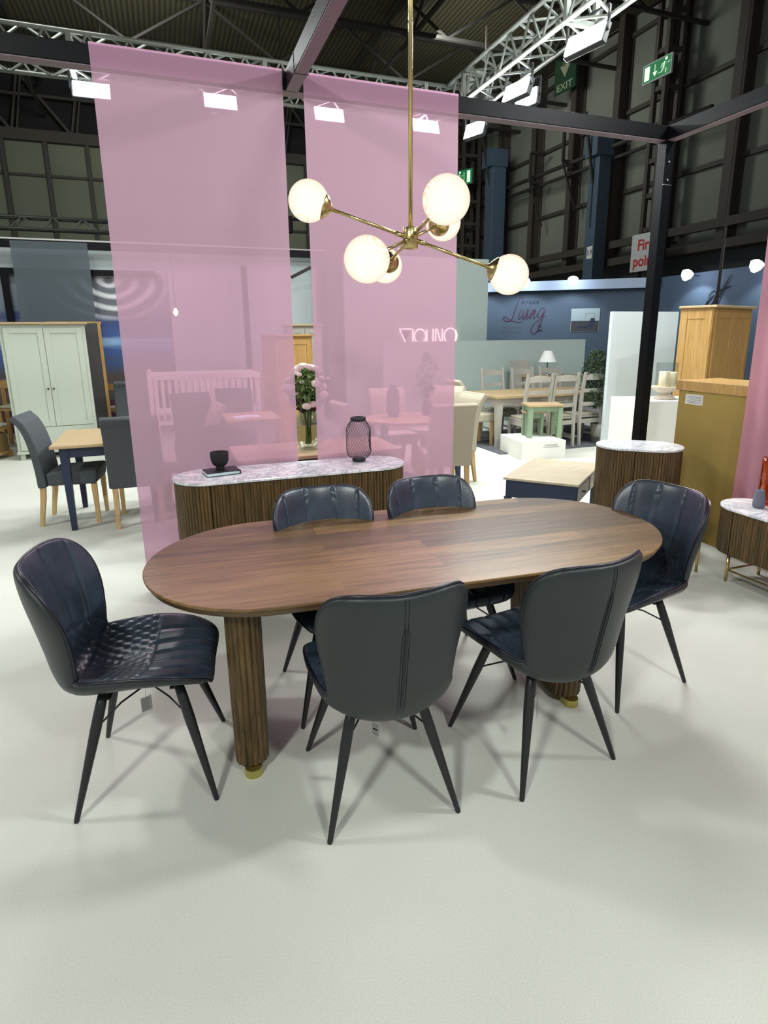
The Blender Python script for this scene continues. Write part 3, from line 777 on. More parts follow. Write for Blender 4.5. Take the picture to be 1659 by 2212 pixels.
mb = MB(); mb.bar((-.12, .11, .408), (.12, .11, .408), .03, .006); mb.bar((-.12, -.12, .396), (.12, -.12, .396), .03, .006); mb.bar((0, -.12, .4), (0, .12, .404), .03, .006)
mb.build('seat_bracket', M['blackmetal'], ch)
G6 = 'navy leather dining chairs round the oval table'
def hang_tag(parent, loc, rz, dark):
    o = MB().box(-.021, .021, -.0006, .0006, -.062, 0).xf(Matrix.Translation(loc) @ Matrix.Rotation(rz, 4, 'Z')).build('hang_tag', M['tag'], parent, 'white printed card tag')
    mb = MB(); mt = Matrix.Translation(loc) @ Matrix.Rotation(rz, 4, 'Z')
    for k in range(8): mb.box(-.016, .016-.004*(k % 3), -.0012, -.0007, -.010-.0065*k, -.0085-.0065*k, mt)
    mb.build('printing', M['greyink'], o)
    if dark: MB().box(-.012, .008, -.0016, -.0012, -.034, -.029, mt).build('black_bar', M['ink'], o)
    MB().tube([Vector(loc), (loc[0]*.6, loc[1]*.6, .37)], .0008, 4).build('tag_string', M['tag'], o)
D = math.radians
def hd(a): return D(a) - PI/2          # heading (direction the sitter faces) to rotation about z
ch.location = (-.176, 2.186, 0); ch.rotation_euler = (0, 0, hd(-8)); ch['label'] = 'navy quilted chair at the left end of the oval table'; ch['group'] = G6
c2 = dup(ch, (.613, 1.81, 0), hd(86), 'navy chair seen from behind at the near side, left of the two, nearest the camera', G6)
c3 = dup(ch, (1.268, 1.785, 0), hd(97), 'navy chair seen from behind at the near side, right of the two', G6)
c4 = dup(ch, (1.945, 2.075, 0), hd(189), 'navy quilted chair at the right end of the oval table', G6)
c5 = dup(ch, (.645, 2.44, 0), hd(-91), 'navy chair on the far side of the table, left one, in front of the sideboard', G6)
c6 = dup(ch, (1.225, 2.43, 0), hd(-88), 'navy chair on the far side of the table, right one', G6)
hang_tag(ch, (-.06, -.03, .275), PI/2+.5, False)
hang_tag(c2, (.0, .02, .235), -.85, True)
hang_tag(c3, (-.055, -.10, .27), .9, False)

# ================================================================== chandelier
HUB = Vector((.95, 2.3, 2.02))
cd = thing('globe_chandelier', 'brass rod chandelier with six lit white ribbed globes above the table', 'chandelier', HUB)
MB().lathe([(.028, -.040), (.030, -.038), (.030, .038), (.028, .040)], n=32).build('hub', M['brass'], cd)
MB().tube([(0,0,.0405), (0,0,1.9)], .0085, 14).build('stem', M['brass'], cd)
GM = None
for k, vv in enumerate(((-.375, .131, .139), (-.043, -.41, .058), (.28, .29, .12))):
    for sgn in (1, -1):
        v = Vector(vv)*sgn; d = v.normalized(); off = Vector((0,0,.012*(1-k)*0))
        arm = MB().tube([d*.027, d*(v.length-.071)], .0068, 12)
        arm.tube([d*.027, d*.062], .0095, 12)
        ao = arm.build('arm', M['brass'], cd)
        q = Vector((0,0,1)).rotation_difference(d).to_matrix().to_4x4(); c = v
        capp = [(.006, -.104), (.012, -.092), (.030, -.082), (.0475, -.066), (.0485, -.0625), (.046, -.0625), (.028, -.078), (.004, -.086)]
        MB().lathe([(r, z) for r, z in capp], c=c, mtx=q, n=32).build('cap', M['brass'], ao)
        # ribbed glass globe
        gl = bpy.data.objects.new('globe', GM) if GM else None
        if gl is None:
            g = MB(); rows = []
            for i in range(37):
                th = PI*(i/36); row = []
                for j in range(96):
                    a = 2*PI*j/96; r = .0775 + .0006*math.cos(a*48); row.append((r*math.sin(th)*math.cos(a + 1.1*math.cos(th)), r*math.sin(th)*math.sin(a + 1.1*math.cos(th)), -r*math.cos(th)))
                rows.append(row)
            gl = g.grid(rows, closed_u=True).build('globe', M['globe']); GM = gl.data
        else: COL.objects.link(gl)
        gl.parent = ao; gl.matrix_local = Matrix.Translation(c) @ q

# ================================================================== objects on the right sideboard
tag(MB().lathe([(.030, 0), (.036, .004), (.038, .03), (.034, .07), (.028, .105), (.026, .118), (.022, .12), (.02, .11)], n=9).build('clay_bud_vase', M['greyvase'], loc=(3.58, 2.65, .521)), 'small grey faceted clay vase on the low marble-topped sideboard', 'vase')
t = thing('amber_glass_jug', 'tall amber glass jug with side handle at the right edge', 'jug', (3.70, 2.69, .521))
MB().lathe([(.05, 0), (.056, .005), (.056, .28), (.056, .315), (.052, .315), (.052, .01), (.01, .008)], n=36).build('jug_body', M['amber'], t)
MB().tube([(-.045, -.033, .17), (-.065, -.048, .175), (-.075, -.055, .175)], .006, 8).build('handle', M['amber'], t)
MB().lathe([(.001, -.016), (.012, -.011), (.016, 0), (.012, .011), (.001, .016)], n=16).build('handle_ball', M['amber'], t, loc=(-.082, -.060, .175))

# ================================================================== coffee table (navy with pale oak top)
t = thing('coffee_table', 'low navy drawer table with pale wood top beside the tall oval cabinet', 'coffee table', (2.82, 4.32, 0), 0)
def quad(pts, z0, z1): return MB().prism([(x-2.82, y-4.32) for x, y in pts], z0, z1)
A_, B_, C_, D_ = Vector((2.625, 4.27)), Vector((3.05, 3.80)), Vector((3.76, 4.39)), Vector((3.335, 4.86))
quad([tuple(A_), tuple(B_), tuple(C_), tuple(D_)], .430, .452).build('top', M['oakpale'], t, bevel=.006)
ctr = (A_+B_+C_+D_)/4
def ins(p, k): return tuple(ctr + (p-ctr)*k)
q_ = [ins(p, .94) for p in (A_, B_, C_, D_)]
quad(q_, .275, .429).build('apron', M['navy'], t)
ex = (C_-B_).normalized(); nrm = Vector((ex.y, -ex.x))
for a0, a1 in ((.05, .47), (.53, .95)):
    p0 = Vector(q_[1]).lerp(Vector(q_[2]), a0); p1 = Vector(q_[1]).lerp(Vector(q_[2]), a1)
    pp = [tuple(p0 + nrm*.001), tuple(p0 + nrm*.013), tuple(p1 + nrm*.013), tuple(p1 + nrm*.001)]
    d_ = quad(pp, .29, .415).build('drawer', M['greypaint'], t, 'grey drawer front')
    m_ = (p0+p1)/2 + nrm*.013 - Vector((2.82, 4.32)) if a0 > .4 else p0.lerp(p1, .28) + nrm*.013 - Vector((2.82, 4.32))
    MB().tube([(m_.x, m_.y, .36), (m_.x + nrm.x*.03, m_.y + nrm.y*.03, .36)], [.006, .011], 12).build('knob', M['knob'], d_)
for p in q_:
    p = Vector(ins(Vector(p), .95)); x, y = p.x-2.82, p.y-4.32
    MB().box(x-.025, x+.025, y-.025, y+.025, 0, .274).build('leg', M['navy'], t)

# ================================================================== upholstered scroll-back chairs
def scroll_chair(fab, legm, label, loc, rz, group, wd=.46, top=1.0):
    t = thing('upholstered_chair', label, 'chair', loc, rz, group)
    prof = [(-.205, .36), (-.215, .52), (-.235, .68), (-.265, .82), (-.305, .92), (-.345, .965), (-.365, top-.005)]
    f, S = catmull([(a, b) for a, b in prof], 0); q = f(np.linspace(0, 1, 22))
    th = np.linspace(.075, .055, 22); dq = np.gradient(q, axis=0); dq /= np.linalg.norm(dq, axis=1)[:, None]; nn = np.stack([-dq[:,1], dq[:,0]], 1)
    back = q + nn*th[:, None]*.5; front = q - nn*th[:, None]*.5
    loop = [tuple(p) for p in front] + [tuple(p) for p in back[::-1]]
    n = len(loop); vs = [(-wd/2, a, b) for a, b in loop] + [(wd/2, a, b) for a, b in loop]
    MB().add(vs, [tuple(range(n))[::-1], tuple(range(n, 2*n))] + [(k, (k+1) % n, n+(k+1) % n, n+k) for k in range(n)]).build('backrest', fab, t, bevel=.014)
    MB().hexa([(-wd/2+.01,-.165,.37),(wd/2-.01,-.165,.37),(wd/2-.01,.235,.37),(-wd/2+.01,.235,.37)], [(-wd/2,-.165,.49),(wd/2,-.165,.49),(wd/2,.25,.50),(-wd/2,.25,.50)]).build('seat', fab, t, bevel=.022)
    for sx in (-1, 1):
        x = sx*(wd/2-.045)
        MB().hexa([(x-.015,.195,0),(x+.015,.195,0),(x+.015,.225,0),(x-.015,.225,0)], [(x-.022,.185,.369),(x+.022,.185,.369),(x+.022,.229,.369),(x-.022,.229,.369)]).build('leg', legm, t)
        mb = MB(); R = [(-.262, 0, .015), (-.245, .12, .018), (-.222, .25, .021), (-.212, .359, .022)]
        rows = [[(x-h, y-h, z), (x+h, y-h, z), (x+h, y+h, z), (x-h, y+h, z)] for y, z, h in R]
        mb.grid(rows, closed_u=True, smooth=False); mb.add([rows[0][k] for k in range(4)] + [rows[-1][k] for k in range(4)], [(3,2,1,0), (4,5,6,7)])
        mb.build('leg', legm, t)
    return t
GG = 'grey linen chairs of the neighbouring stand'; GB = 'beige linen chairs round the oval table'
g1 = scroll_chair(M['greyfab'], M['oaklimb'], 'grey linen chair at far left, side on, tucked under the navy-legged table', (-.905, 5.975, 0), hd(-6), GG)
dup(g1, (-.335, 5.735, 0), hd(88), 'grey linen chair seen from behind at the left edge of the pink banner', GG)
dup(g1, (.28, 7.10, 0), hd(-80), 'grey linen chair seen through the left banner behind the book table, left one', GG)
dup(g1, (.74, 7.50, 0), hd(-95), 'grey linen chair seen through the left banner behind the book table, right one', GG)
dup(g1, (-.62, 10.2, 0), hd(100), 'small far grey linen chair right of the cream wardrobe', GG)
b1 = scroll_chair(M['beigefab'], M['oaklimb'], 'beige linen chair seen from behind at the right pink banner edge', (2.60, 5.42, 0), hd(83), GB)
dup(b1, (2.93, 5.98, 0), hd(186), 'beige linen chair side on just right of the pink banner', GB)
dup(b1, (3.12, 6.75, 0), hd(215), 'farther beige linen chair, its back top showing above the side-on one', GB)
dup(b1, (1.93, 5.72, 0), hd(5), 'beige linen chair seen through the right banner at the left end of the oval table', GB)
dup(b1, (2.55, 6.66, 0), hd(-92), 'beige linen chair seen through the right banner on the far side of the oval table', GB)
dup(b1, (.11, 6.10, 0), hd(185), 'cream linen chair seen dimly through the left banner', GB)
dup(b1, (4.30, 7.9, 0), hd(0), 'beige chair at the left end of the oak table', GB)

# navy-legged table at left
def leg_table(name, label, x0, x1, y0, y1, z, topm, legm, lw=.07, tt=.028, apr=.09, ov=.06, cat='table'):
    cx, cy = (x0+x1)/2, (y0+y1)/2; t = thing(name, label, cat, (cx, cy, 0)); a, b = (x1-x0)/2, (y1-y0)/2
    MB().box(-a, a, -b, b, z-tt, z).build('tabletop', topm, t, bevel=.006)
    mb = MB(); i = ov + .012; j = ov + lw - .01
    mb.box(-a+j, a-j, -b+i, -b+i+.02, z-tt-apr, z-tt-.001); mb.box(-a+j, a-j, b-i-.02, b-i, z-tt-apr, z-tt-.001)
    mb.box(-a+i, -a+i+.02, -b+j, b-j, z-tt-apr, z-tt-.001); mb.box(a-i-.02, a-i, -b+j, b-j, z-tt-apr, z-tt-.001)
    mb.build('apron', legm, t)
    for sx in (-1, 1):
        for sy in (-1, 1):
            x = sx*(a-ov-lw/2); y = sy*(b-ov-lw/2); h = lw/2; k = h*.62; zz = z-tt-.001
            MB().hexa([(x-k,y-k,0),(x+k,y-k,0),(x+k,y+k,0),(x-k,y+k,0)], [(x-h,y-h,zz),(x+h,y-h,zz),(x+h,y+h,zz),(x-h,y+h,zz)]).build('leg', legm, t)
    return t
leg_table('dining_table', 'pale wood topped table with navy legs at far left between grey chairs', -.99, -.12, 5.50, 6.46, .77, M['oaktop'], M['navy'])
leg_table('side_table', 'small oak table with open book seen through the left banner', .55, 1.15, 6.55, 7.25, .76, M['oaktop'], M['greypaint'])
t = thing('magazine', 'open white magazine on the small oak table behind the left banner', 'magazine', (.80, 6.78, .761), .2)
MB().hexa([(-.15,-.1,0),(0,-.1,0),(0,.1,0),(-.15,.1,0)], [(-.15,-.1,.004),(0,-.1,.012),(0,.1,.012),(-.15,.1,.004)]).build('left_page', M['pages'], t)
MB().hexa([(0,-.1,0),(.15,-.1,0),(.15,.1,0),(0,.1,0)], [(0,-.1,.012),(.15,-.1,.004),(.15,.1,.004),(0,.1,.012)]).build('right_page', M['pages'], t)
leg_table('console_table', 'wood topped console right behind the pink banners with the flower vase', .42, 1.72, 4.34, 4.98, .76, M['oaktop'], M['navy'])
# oval table
t = thing('oval_table', 'oval pale wood table with navy legs among beige chairs', 'table', (2.52, 6.0, 0))
MB().prism(stadium(1.12, .84), .735, .76).build('tabletop', M['oaktop'], t, bevel=.005)
for sx in (-1, 1):
    for sy in (-1, 1): MB().hexa([(sx*.45-.02, sy*.22-.02, 0), (sx*.45+.02, sy*.22-.02, 0), (sx*.45+.02, sy*.22+.02, 0), (sx*.45-.02, sy*.22+.02, 0)], [(sx*.43-.035, sy*.22-.035, .734), (sx*.43+.035, sy*.22-.035, .734), (sx*.43+.035, sy*.22+.035, .734), (sx*.43-.035, sy*.22+.035, .734)]).build('leg', M['navy'], t)
# things on oval table
t = thing('twig_arrangement', 'dark twiggy arrangement in a vase on the oval table', 'plant', (2.72, 6.1, .761))
MB().lathe([(.04, 0), (.06, .05), (.05, .14), (.03, .18)], n=20).build('vase', M['greyvase'], t)
def foliage(n, rx, rz, zc, m, leaf, parent, name, seed, asp=3.0, cyl=False):
    r = random.Random(seed); mb = MB()
    for _ in range(n):
        a = r.uniform(0, 2*PI); u = r.uniform(-1, 1); rr = rx*math.sqrt(r.random())*(1 if cyl else math.sqrt(1-u*u))
        c = Vector((rr*math.cos(a), rr*math.sin(a), zc + u*rz)); R_ = Matrix.Rotation(r.uniform(0, 6.28), 4, 'Z') @ Matrix.Rotation(r.uniform(-1.3, 1.3), 4, 'X') @ Matrix.Rotation(r.uniform(0, 6.28), 4, 'Y')
        l = leaf*r.uniform(.7, 1.3); w_ = l/asp
        P = [Vector((-l/2,0,0)), Vector((-l*.1,w_/2,l*.06)), Vector((l/2,0,0)), Vector((-l*.1,-w_/2,l*.06))]
        mb.add([c + R_ @ p for p in P], [(0,1,2),(0,2,3)])
    return mb.build(name, m, parent)
foliage(260, .13, .24, .45, M['leaf'], .06, t, 'twigs', 2)
tag(MB().lathe([(.055, 0), (.075, .05), (.07, .28), (.035, .33), (.04, .36), (.03, .36)], n=24).build('dark_vase', M['greyvase'], loc=(2.33, 6.15, .761)), 'tall dark vase on the oval table seen through the right banner', 'vase')
# vase with bouquet on console
t = thing('flower_vase', 'clear glass vase with white and green bouquet in the gap between banners', 'vase', (1.02, 4.62, .761)); t.scale = (1.3, 1.3, 1.3)
MB().lathe([(.055, 0), (.062, .004), (.085, .04), (.10, .09), (.088, .15), (.06, .21), (.048, .24), (.06, .27), (.056, .27), (.044, .24), (.056, .21), (.083, .15), (.095, .09), (.08, .042), (.05, .012), (.004, .01)], n=40).build('glass_vase', M['clear'], t)
r = random.Random(4); mb = MB()
for k in range(26):
    a = r.uniform(0, 6.28); q = r.uniform(.01, .035); q2 = r.uniform(.03, .13)
    mb.tube([(q*math.cos(a+2), q*math.sin(a+2), .03), (.03*math.cos(a), .03*math.sin(a), .24), (q2*math.cos(a), q2*math.sin(a), .24+r.uniform(.08, .2))], .0022, 5)
mb.build('stems', M['greenleaf'], t)
foliage(420, .13, .13, .37, M['greenleaf'], .055, t, 'leaves', 11, 2.2)
foliage(110, .10, .05, .28, M['darkpetal'], .045, t, 'dark_foliage', 12, 1.6)
mb = MB(); mbp = MB()
for k in range(64):
    a = r.uniform(0, 6.28); u = r.uniform(-.8, 1); rr = .145*math.sqrt(1-max(0,u)**2)*r.uniform(.6, 1); c = Vector((rr*math.cos(a), rr*math.sin(a), .38 + .13*u)); s_ = r.choice((.012, .016, .03))
    mb.lathe([(s_*.2, -s_*.7), (s_*.8, -s_*.5), (s_, 0), (s_*.75, s_*.45), (s_*.15, s_*.6)], c, 9)
mb.build('blossoms', M['petal'], t)
# chrome hurricane lantern behind
t = thing('metal_lantern', 'chrome and glass lantern with ring handle behind the flowers', 'lantern', (1.30, 5.88, .772))
MB().box(-.07, .07, -.07, .07, 0, .02).build('base', M['chrome'], t)
for sx in (-1, 1):
    for sy in (-1, 1): MB().bar((sx*.062, sy*.062, .0205), (sx*.062, sy*.062, .28), .008).build('corner_bar', M['chrome'], t)
MB().box(-.057, .057, -.057, .057, .0205, .28).build('glass', M['clear'], t)
MB().hexa([(-.085,-.085,.2805),(.085,-.085,.2805),(.085,.085,.2805),(-.085,.085,.2805)], [(-.03,-.03,.36),(.03,-.03,.36),(.03,.03,.36),(-.03,.03,.36)]).build('roof', M['chrome'], t)
MB().tube([(.035*math.cos(a), 0, .40+.035*math.sin(a)) for a in [2*PI*k/16 for k in range(16)]], .005, 6, closed=True).build('ring_handle', M['chrome'], t)
# dark tub armchair through left banner
t = thing('tub_armchair', 'dark round-backed armchair seen dimly through the left banner', 'armchair', (.36, 5.50, 0))
rows = []
for j in range(9):
    b = j/8; row = []
    for i in range(25):
        a = PI + PI*i/24 ; hh = .42 + (.50 - .17*abs(math.cos(a))**2)*b
        row.append((.32*math.cos(a)*(1+.05*b), -.02+.27*math.sin(a)*(1+.05*b), hh))
    rows.append(row)
tub = MB().grid(rows).build('curved_back', M['greyfab'], t, solid=.06)
MB().lathe([(.25, .30), (.27, .33), (.27, .44), (.24, .47), (.01, .475)], n=36).build('seat', M['greyfab'], t)
for k in range(4): a = PI/4+PI/2*k; MB().tube([(.18*math.cos(a), .18*math.sin(a), .299), (.24*math.cos(a), .24*math.sin(a), 0)], [.02, .012], 10).build('leg', M['oaklimb'], t)
# cot
t = thing('slatted_cot', 'pale slatted cot frame seen through the left banner', 'cot', (.47, 8.35, 0))
for sy in (-1, 1):
    MB().box(-.68, .68, sy*.33-.018, sy*.33+.018, 1.12, 1.19).build('top_rail', M['plinth'], t)
    MB().box(-.68, .68, sy*.33-.018, sy*.33+.018, .55, .60).build('bottom_rail', M['plinth'], t)
    for k in range(16): MB().box(-.655+k*.0853, -.618+k*.0853, sy*.33-.008, sy*.33+.008, .601, 1.119).build('slat', M['plinth'], t)
for sx in (-1, 1):
    for sy in (-1, 1): MB().box(sx*.70-.0195, sx*.70+.0195, sy*.33-.02, sy*.33+.02, 0, 1.23).build('post', M['oaktop'] if sx > 0 else M['plinth'], t)
    MB().box(sx*.70-.012, sx*.70+.012, -.30, .30, .55, 1.16).build('end_panel', M['plinth'], t)
MB().box(-.67, .67, -.305, .305, .602, .70).build('mattress', M['signwhite'], t, bevel=.02)
# wardrobes
def wardrobe(name, label, loc, rz, w, d, h, body, topm, knobm, doors=2, drawer=0., base=.08, handle='knob', legs=False):
    t = thing(name, label, 'wardrobe', loc, rz)
    z0 = base if legs else 0
    MB().box(-w/2, w/2, -d/2+.02, d/2, z0+.04, h-.03).build('carcass', body, t, bevel=.004)
    MB().box(-w/2-.012, w/2+.012, -d/2-.005, d/2+.004, z0, z0+.0395).build('base_moulding', body, t, bevel=.004)
    MB().box(-w/2-.035, w/2+.035, -d/2-.025, d/2+.01, h-.0295, h).build('cornice', topm, t, bevel=.008)
    if handle == 'panel':
        mb = MB(); xs = -w/2-.007; a, b = -d/2+.03, d/2-.01
        mb.box(xs, -w/2-.0003, a, a+.08, .08, h-.06); mb.box(xs, -w/2-.0003, b-.08, b, .08, h-.06)
        for zz in (.08, .85, h-.15): mb.box(xs, -w/2-.0003, a+.0805, b-.0805, zz, zz+.09)
        mb.build('side_frame', body, t, bevel=.002)
    zb = z0+.07 + drawer; dw = (w-.08)/doors
    for k in range(doors):
        x0 = -w/2+.04 + k*dw + .003; x1 = x0 + dw - .006
        s_ = .07; y0, y1 = -d/2, -d/2+.019
        mb = MB(); mb.box(x0, x0+s_, y0, y1, zb, h-.075); mb.box(x1-s_, x1, y0, y1, zb, h-.075)
        mb.box(x0+s_+.0005, x1-s_-.0005, y0, y1, zb, zb+s_); mb.box(x0+s_+.0005, x1-s_-.0005, y0, y1, h-.075-s_, h-.075)
        if handle == 'panel': mb.box(x0+s_+.0005, x1-s_-.0005, y0, y1, zb+.46*(h-zb), zb+.46*(h-zb)+s_)
        mb.box(x0+s_, x1-s_, y0+.008, y1, zb+s_, h-.075-s_)
        do = mb.build('door', body, t, bevel=.0015)
        kx = x1-.03 if k % 2 == 0 else x0+.03
        MB().lathe([(.006, 0), (.006, .012), (.014, .018), (.013, .026), (.004, .028)], c=(kx, y0-.0005, z0 + (h-z0)*.50), mtx=Matrix.Rotation(PI/2, 4, 'X'), n=14).build('knob', knobm, do)
    if drawer:
        dr = MB().box(-w/2+.045, w/2-.045, -d/2, -d/2+.019, z0+.05, zb-.01).build('drawer', body, t, bevel=.0015)
        for sx in (-1, 1): MB().lathe([(.006, 0), (.006, .012), (.014, .018), (.013, .026), (.004, .028)], c=(sx*w*.25, -d/2-.0005, (z0+.05+zb)/2), mtx=Matrix.Rotation(PI/2, 4, 'X'), n=14).build('knob', knobm, dr)
    if legs:
        for sx in (-1, 1):
            for sy in (-1, 1): MB().box(sx*(w/2-.05)-.03, sx*(w/2-.05)+.03, sy*(d/2-.06)-.03, sy*(d/2-.06)+.03, 0, z0-.001).build('foot', body, t)
    return t
wardrobe('cream_wardrobe', 'cream two-door wardrobe with oak cornice at far left', (-1.56, 9.55, 0), .10, 1.02, .50, 1.86, M['cream'], M['oaktop'], M['knob'], 2, .30, .08, legs=True)
t = thing('grey_backed_cabinet', 'tall cabinet behind the cream wardrobe showing its charcoal back and oak edge', 'cabinet', (-1.12, 10.15, 0), .1)
MB().box(-.55, .18, -.02, .02, .02, 1.84).build('back_board', M['charcoal'], t)
MB().box(.18, .225, -.03, .3, 0, 1.86).build('oak_side', M['oak'], t)
MB().box(-.50, .24, -.03, .32, 1.8605, 1.885).build('cornice', M['oak'], t)
wardrobe('oak_wardrobe', 'narrow oak wardrobe seen in the gap between the pink banners', (1.72, 9.0, 0), .35, .62, .45, 1.67, M['oak'], M['oak'], M['knob'], 1)
wardrobe('pale_grey_cabinet', 'pale grey cabinet with oak cornice behind the narrow oak wardrobe', (2.12, 9.75, 0), 0, .55, .40, 1.83, M['greypaint'], M['oaktop'], M['knob'], 2)
# tall oak wardrobe right
t = wardrobe('oak_wardrobe', 'large oak panelled two-door wardrobe at right behind the brown hardboard', (6.38, 5.60, 0), .31, 1.05, .40, 1.95, M['oak'], M['oaktop'], M['chrome'], 2, 0, handle='panel')
# hardboard-backed cabinet
t = thing('hardboard_backed_dresser', 'dresser showing its brown hardboard back with a white sticker at right', 'dresser', (3.93, 3.30, 0))
MB().box(0, .012, -.62, .43, .075, 1.19).build('back_board', M['mdf'], t)
MB().box(.0125, .42, -.62, .43, .075, 1.19).build('carcass', M['oak'], t)
MB().box(-.004, .43, -.64, .45, 0, .0745).build('plinth_base', M['mdf'], t)
MB().box(-.012, .45, -.66, .46, 1.1905, 1.27).build('top_rail', M['oak'], t, bevel=.004)
st = MB().box(-.0015, -.0003, .19, .36, 1.085, 1.165).build('sticker', M['tag'], t, 'white printed paper sticker')
mb = MB()
for k in range(5): mb.box(-.0022, -.0016, .20, .34-.015*(k % 3), 1.145-.012*k, 1.149-.012*k)
mb.build('printing', M['greyink'], st)

# ================================================================== partitions, walls of other stands
tag(MB().box(-4.5, .15, 12.1, 12.2, 2.78, 3.19).build('white_fascia', M['white']), 'white fascia band above the seascape mural at left', 'fascia')
t = thing('seascape_mural', 'large printed mural of blue water and ripples at far left', 'mural')
MB().box(-6, .15, 12.1, 12.2, .52, 2.775).build('printed_panel', M['mural'], t)
MB().box(-6, .15, 12.09, 12.2, 0, .515).build('maroon_skirting', M['maroon'], t)
tag(MB().box(.155, 2.95, 12.1, 12.2, 0, 3.19).build('white_partition', M['white']), 'white partition wall seen in the gap between the pink banners', 'partition')
tag(MB().box(3.1, 6.03, 10.62, 10.70, 0, 3.05).build('tall_partition', M['partition']), 'tall pale grey partition wall carrying the lit sign', 'partition')
tag(MB().box(3.6, 7.92, 9.98, 10.06, 0, 1.53).build('low_partition', M['partition']), 'low pale grey partition wall behind the oak dining table', 'partition')
tag(MB().bar((2.35, 11.6, 2.72), (2.95, 11.3, 3.02), .05, .05).build('diagonal_brace', M['steelgrey']), 'grey sloping capping rail on the white wall in the gap', 'rail')
# lit sign: inverted triangle + IOLINO
t = thing('illuminated_sign', 'backlit letter sign on the tall partition, partly behind the right pink banner', 'sign', (0, 10.60, 1.62))
def seg(pts, r=.012, closed=False, name='letter'): return MB().tube([(x, 0, z) for x, z in pts], r, 8, closed=closed).build(name, M['neon'], t)
H = .135; x0 = 4.16
def circ(cx, rr, zz=0): return [(cx + rr*.92*math.cos(2*PI*k/28), zz + rr*math.sin(2*PI*k/28)) for k in range(28)]
seg([(x0+.13, -H), (x0, H), (x0+.235, H)]); 
MB().add([(x0+.04, .01, H-.035), (x0+.215, .01, H-.035), (x0+.13, .01, -H+.05), (x0+.04, .018, H-.035), (x0+.215, .018, H-.035), (x0+.13, .018, -H+.05)], [(0,2,1),(3,4,5),(0,1,4,3),(1,2,5,4),(2,0,3,5)]).build('triangle_infill', M['plumink'], t)
seg([(x0+.27, -H), (x0+.27, H)]); seg(circ(x0+.42, H-.005), closed=True)
seg([(x0+.56, H*.9), (x0+.56, -H)]); seg([(x0+.69, H), (x0+.69, -H)])
seg([(x0+.745, H), (x0+.745, -H)]); seg([(x0+.775, H), (x0+.855, -H)]); seg([(x0+.885, H), (x0+.885, -H)])
seg(circ(x0+1.06, H+.01), closed=True)
# pendant bulb through left banner
t = thing('pendant_bulb', 'small warm bulb glowing through the left pink banner', 'lamp', (.18, 9.0, 1.98))
MB().lathe([(.004, -.05), (.03, -.02), (.035, .01), (.015, .05), (.012, .06)], n=16).build('bulb', M['warmbulb'], t)
MB().tube([(0,0,.061), (0,0,2.5)], .004, 6).build('cord', M['black'], t)

# ---- ladder-back chairs and oak table
def ladder_chair(label, loc, rz):
    t = thing('ladder_back_chair', label, 'chair', loc, rz, 'grey ladder-back chairs round the oak table')
    m = M['greypaint']
    for sx in (-1, 1):
        x = sx*.20
        rows = []
        for y, z, h in ((-.225, 0, .018), (-.205, .42, .021), (-.22, .75, .02), (-.27, 1.06, .018), (-.28, 1.10, .019)):
            rows.append([(x-h, y-h, z), (x+h, y-h, z), (x+h, y+h, z), (x-h, y+h, z)])
        mb = MB(); mb.grid(rows, closed_u=True, smooth=False); mb.add(rows[0] + rows[-1], [(3,2,1,0), (4,5,6,7)]); mb.build('rear_post', m, t)
        MB().box(x-.019, x+.019, .17, .208, 0, .42).build('leg', m, t)
    for z, y, hh in ((.60, -.21, .055), (.80, -.228, .055), (.98, -.256, .085)):
        rows = []
        for j in range(2):
            rows.append([(-.178 + .356*i/10, y - .018*math.sin(PI*i/10), z + j*(hh*(1 if z < .9 else .75+.35*math.sin(PI*i/10)))) for i in range(11)])
        MB().grid(rows, smooth=False).build('back_rail', m, t, solid=.018)
    MB().box(-.215, .215, -.18, .215, .4205, .445).build('seat_frame', m, t, bevel=.004)
    MB().box(-.195, .195, -.165, .195, .4455, .475).build('seat_pad', M['beigefab'], t, bevel=.012)
    MB().box(-.18, .18, .18, .20, .34, .419).build('front_rail', m, t); MB().box(-.18, .18, -.215, -.195, .34, .40).build('rear_rail', m, t)
    for sx in (-1, 1): MB().box(sx*.2-.008, sx*.2+.008, -.18, .169, .34, .419).build('side_rail', m, t); MB().box(sx*.2-.008, sx*.2+.008, -.185, .169, .12, .15).build('stretcher', m, t)
    return t
ld = ladder_chair('grey ladder-back chair with its back to us right behind the green nest of tables', (4.93, 7.38, 0), hd(88))
for x, y, a, lb in ((5.37, 7.38, 91, 'grey ladder-back chair with its back to us, second from the left on the near side'),
                    (5.90, 7.42, 92, 'grey ladder-back chair with its back to us beside the olive plant'),
                    (5.08, 8.47, -90, 'grey ladder-back chair facing us on the far side, leftmost'),
                    (5.66, 8.47, -90, 'grey ladder-back chair facing us on the far side, middle one'),
                    (6.22, 8.47, -90, 'grey ladder-back chair facing us on the far side below the white lamp')):
    dup(ld, (x, y, 0), hd(a), lb)
leg_table('oak_dining_table', 'long oak topped table with grey legs among the ladder-back chairs', 4.42, 6.62, 7.44, 8.40, .77, M['oaktop'], M['greypaint'], .10, .04, .10, .04)
tag(MB().box(4.28, 7.1, 7.05, 8.95, .001, .012).build('grey_rug', M['rug']), 'dark grey rug under the oak dining table', 'rug')
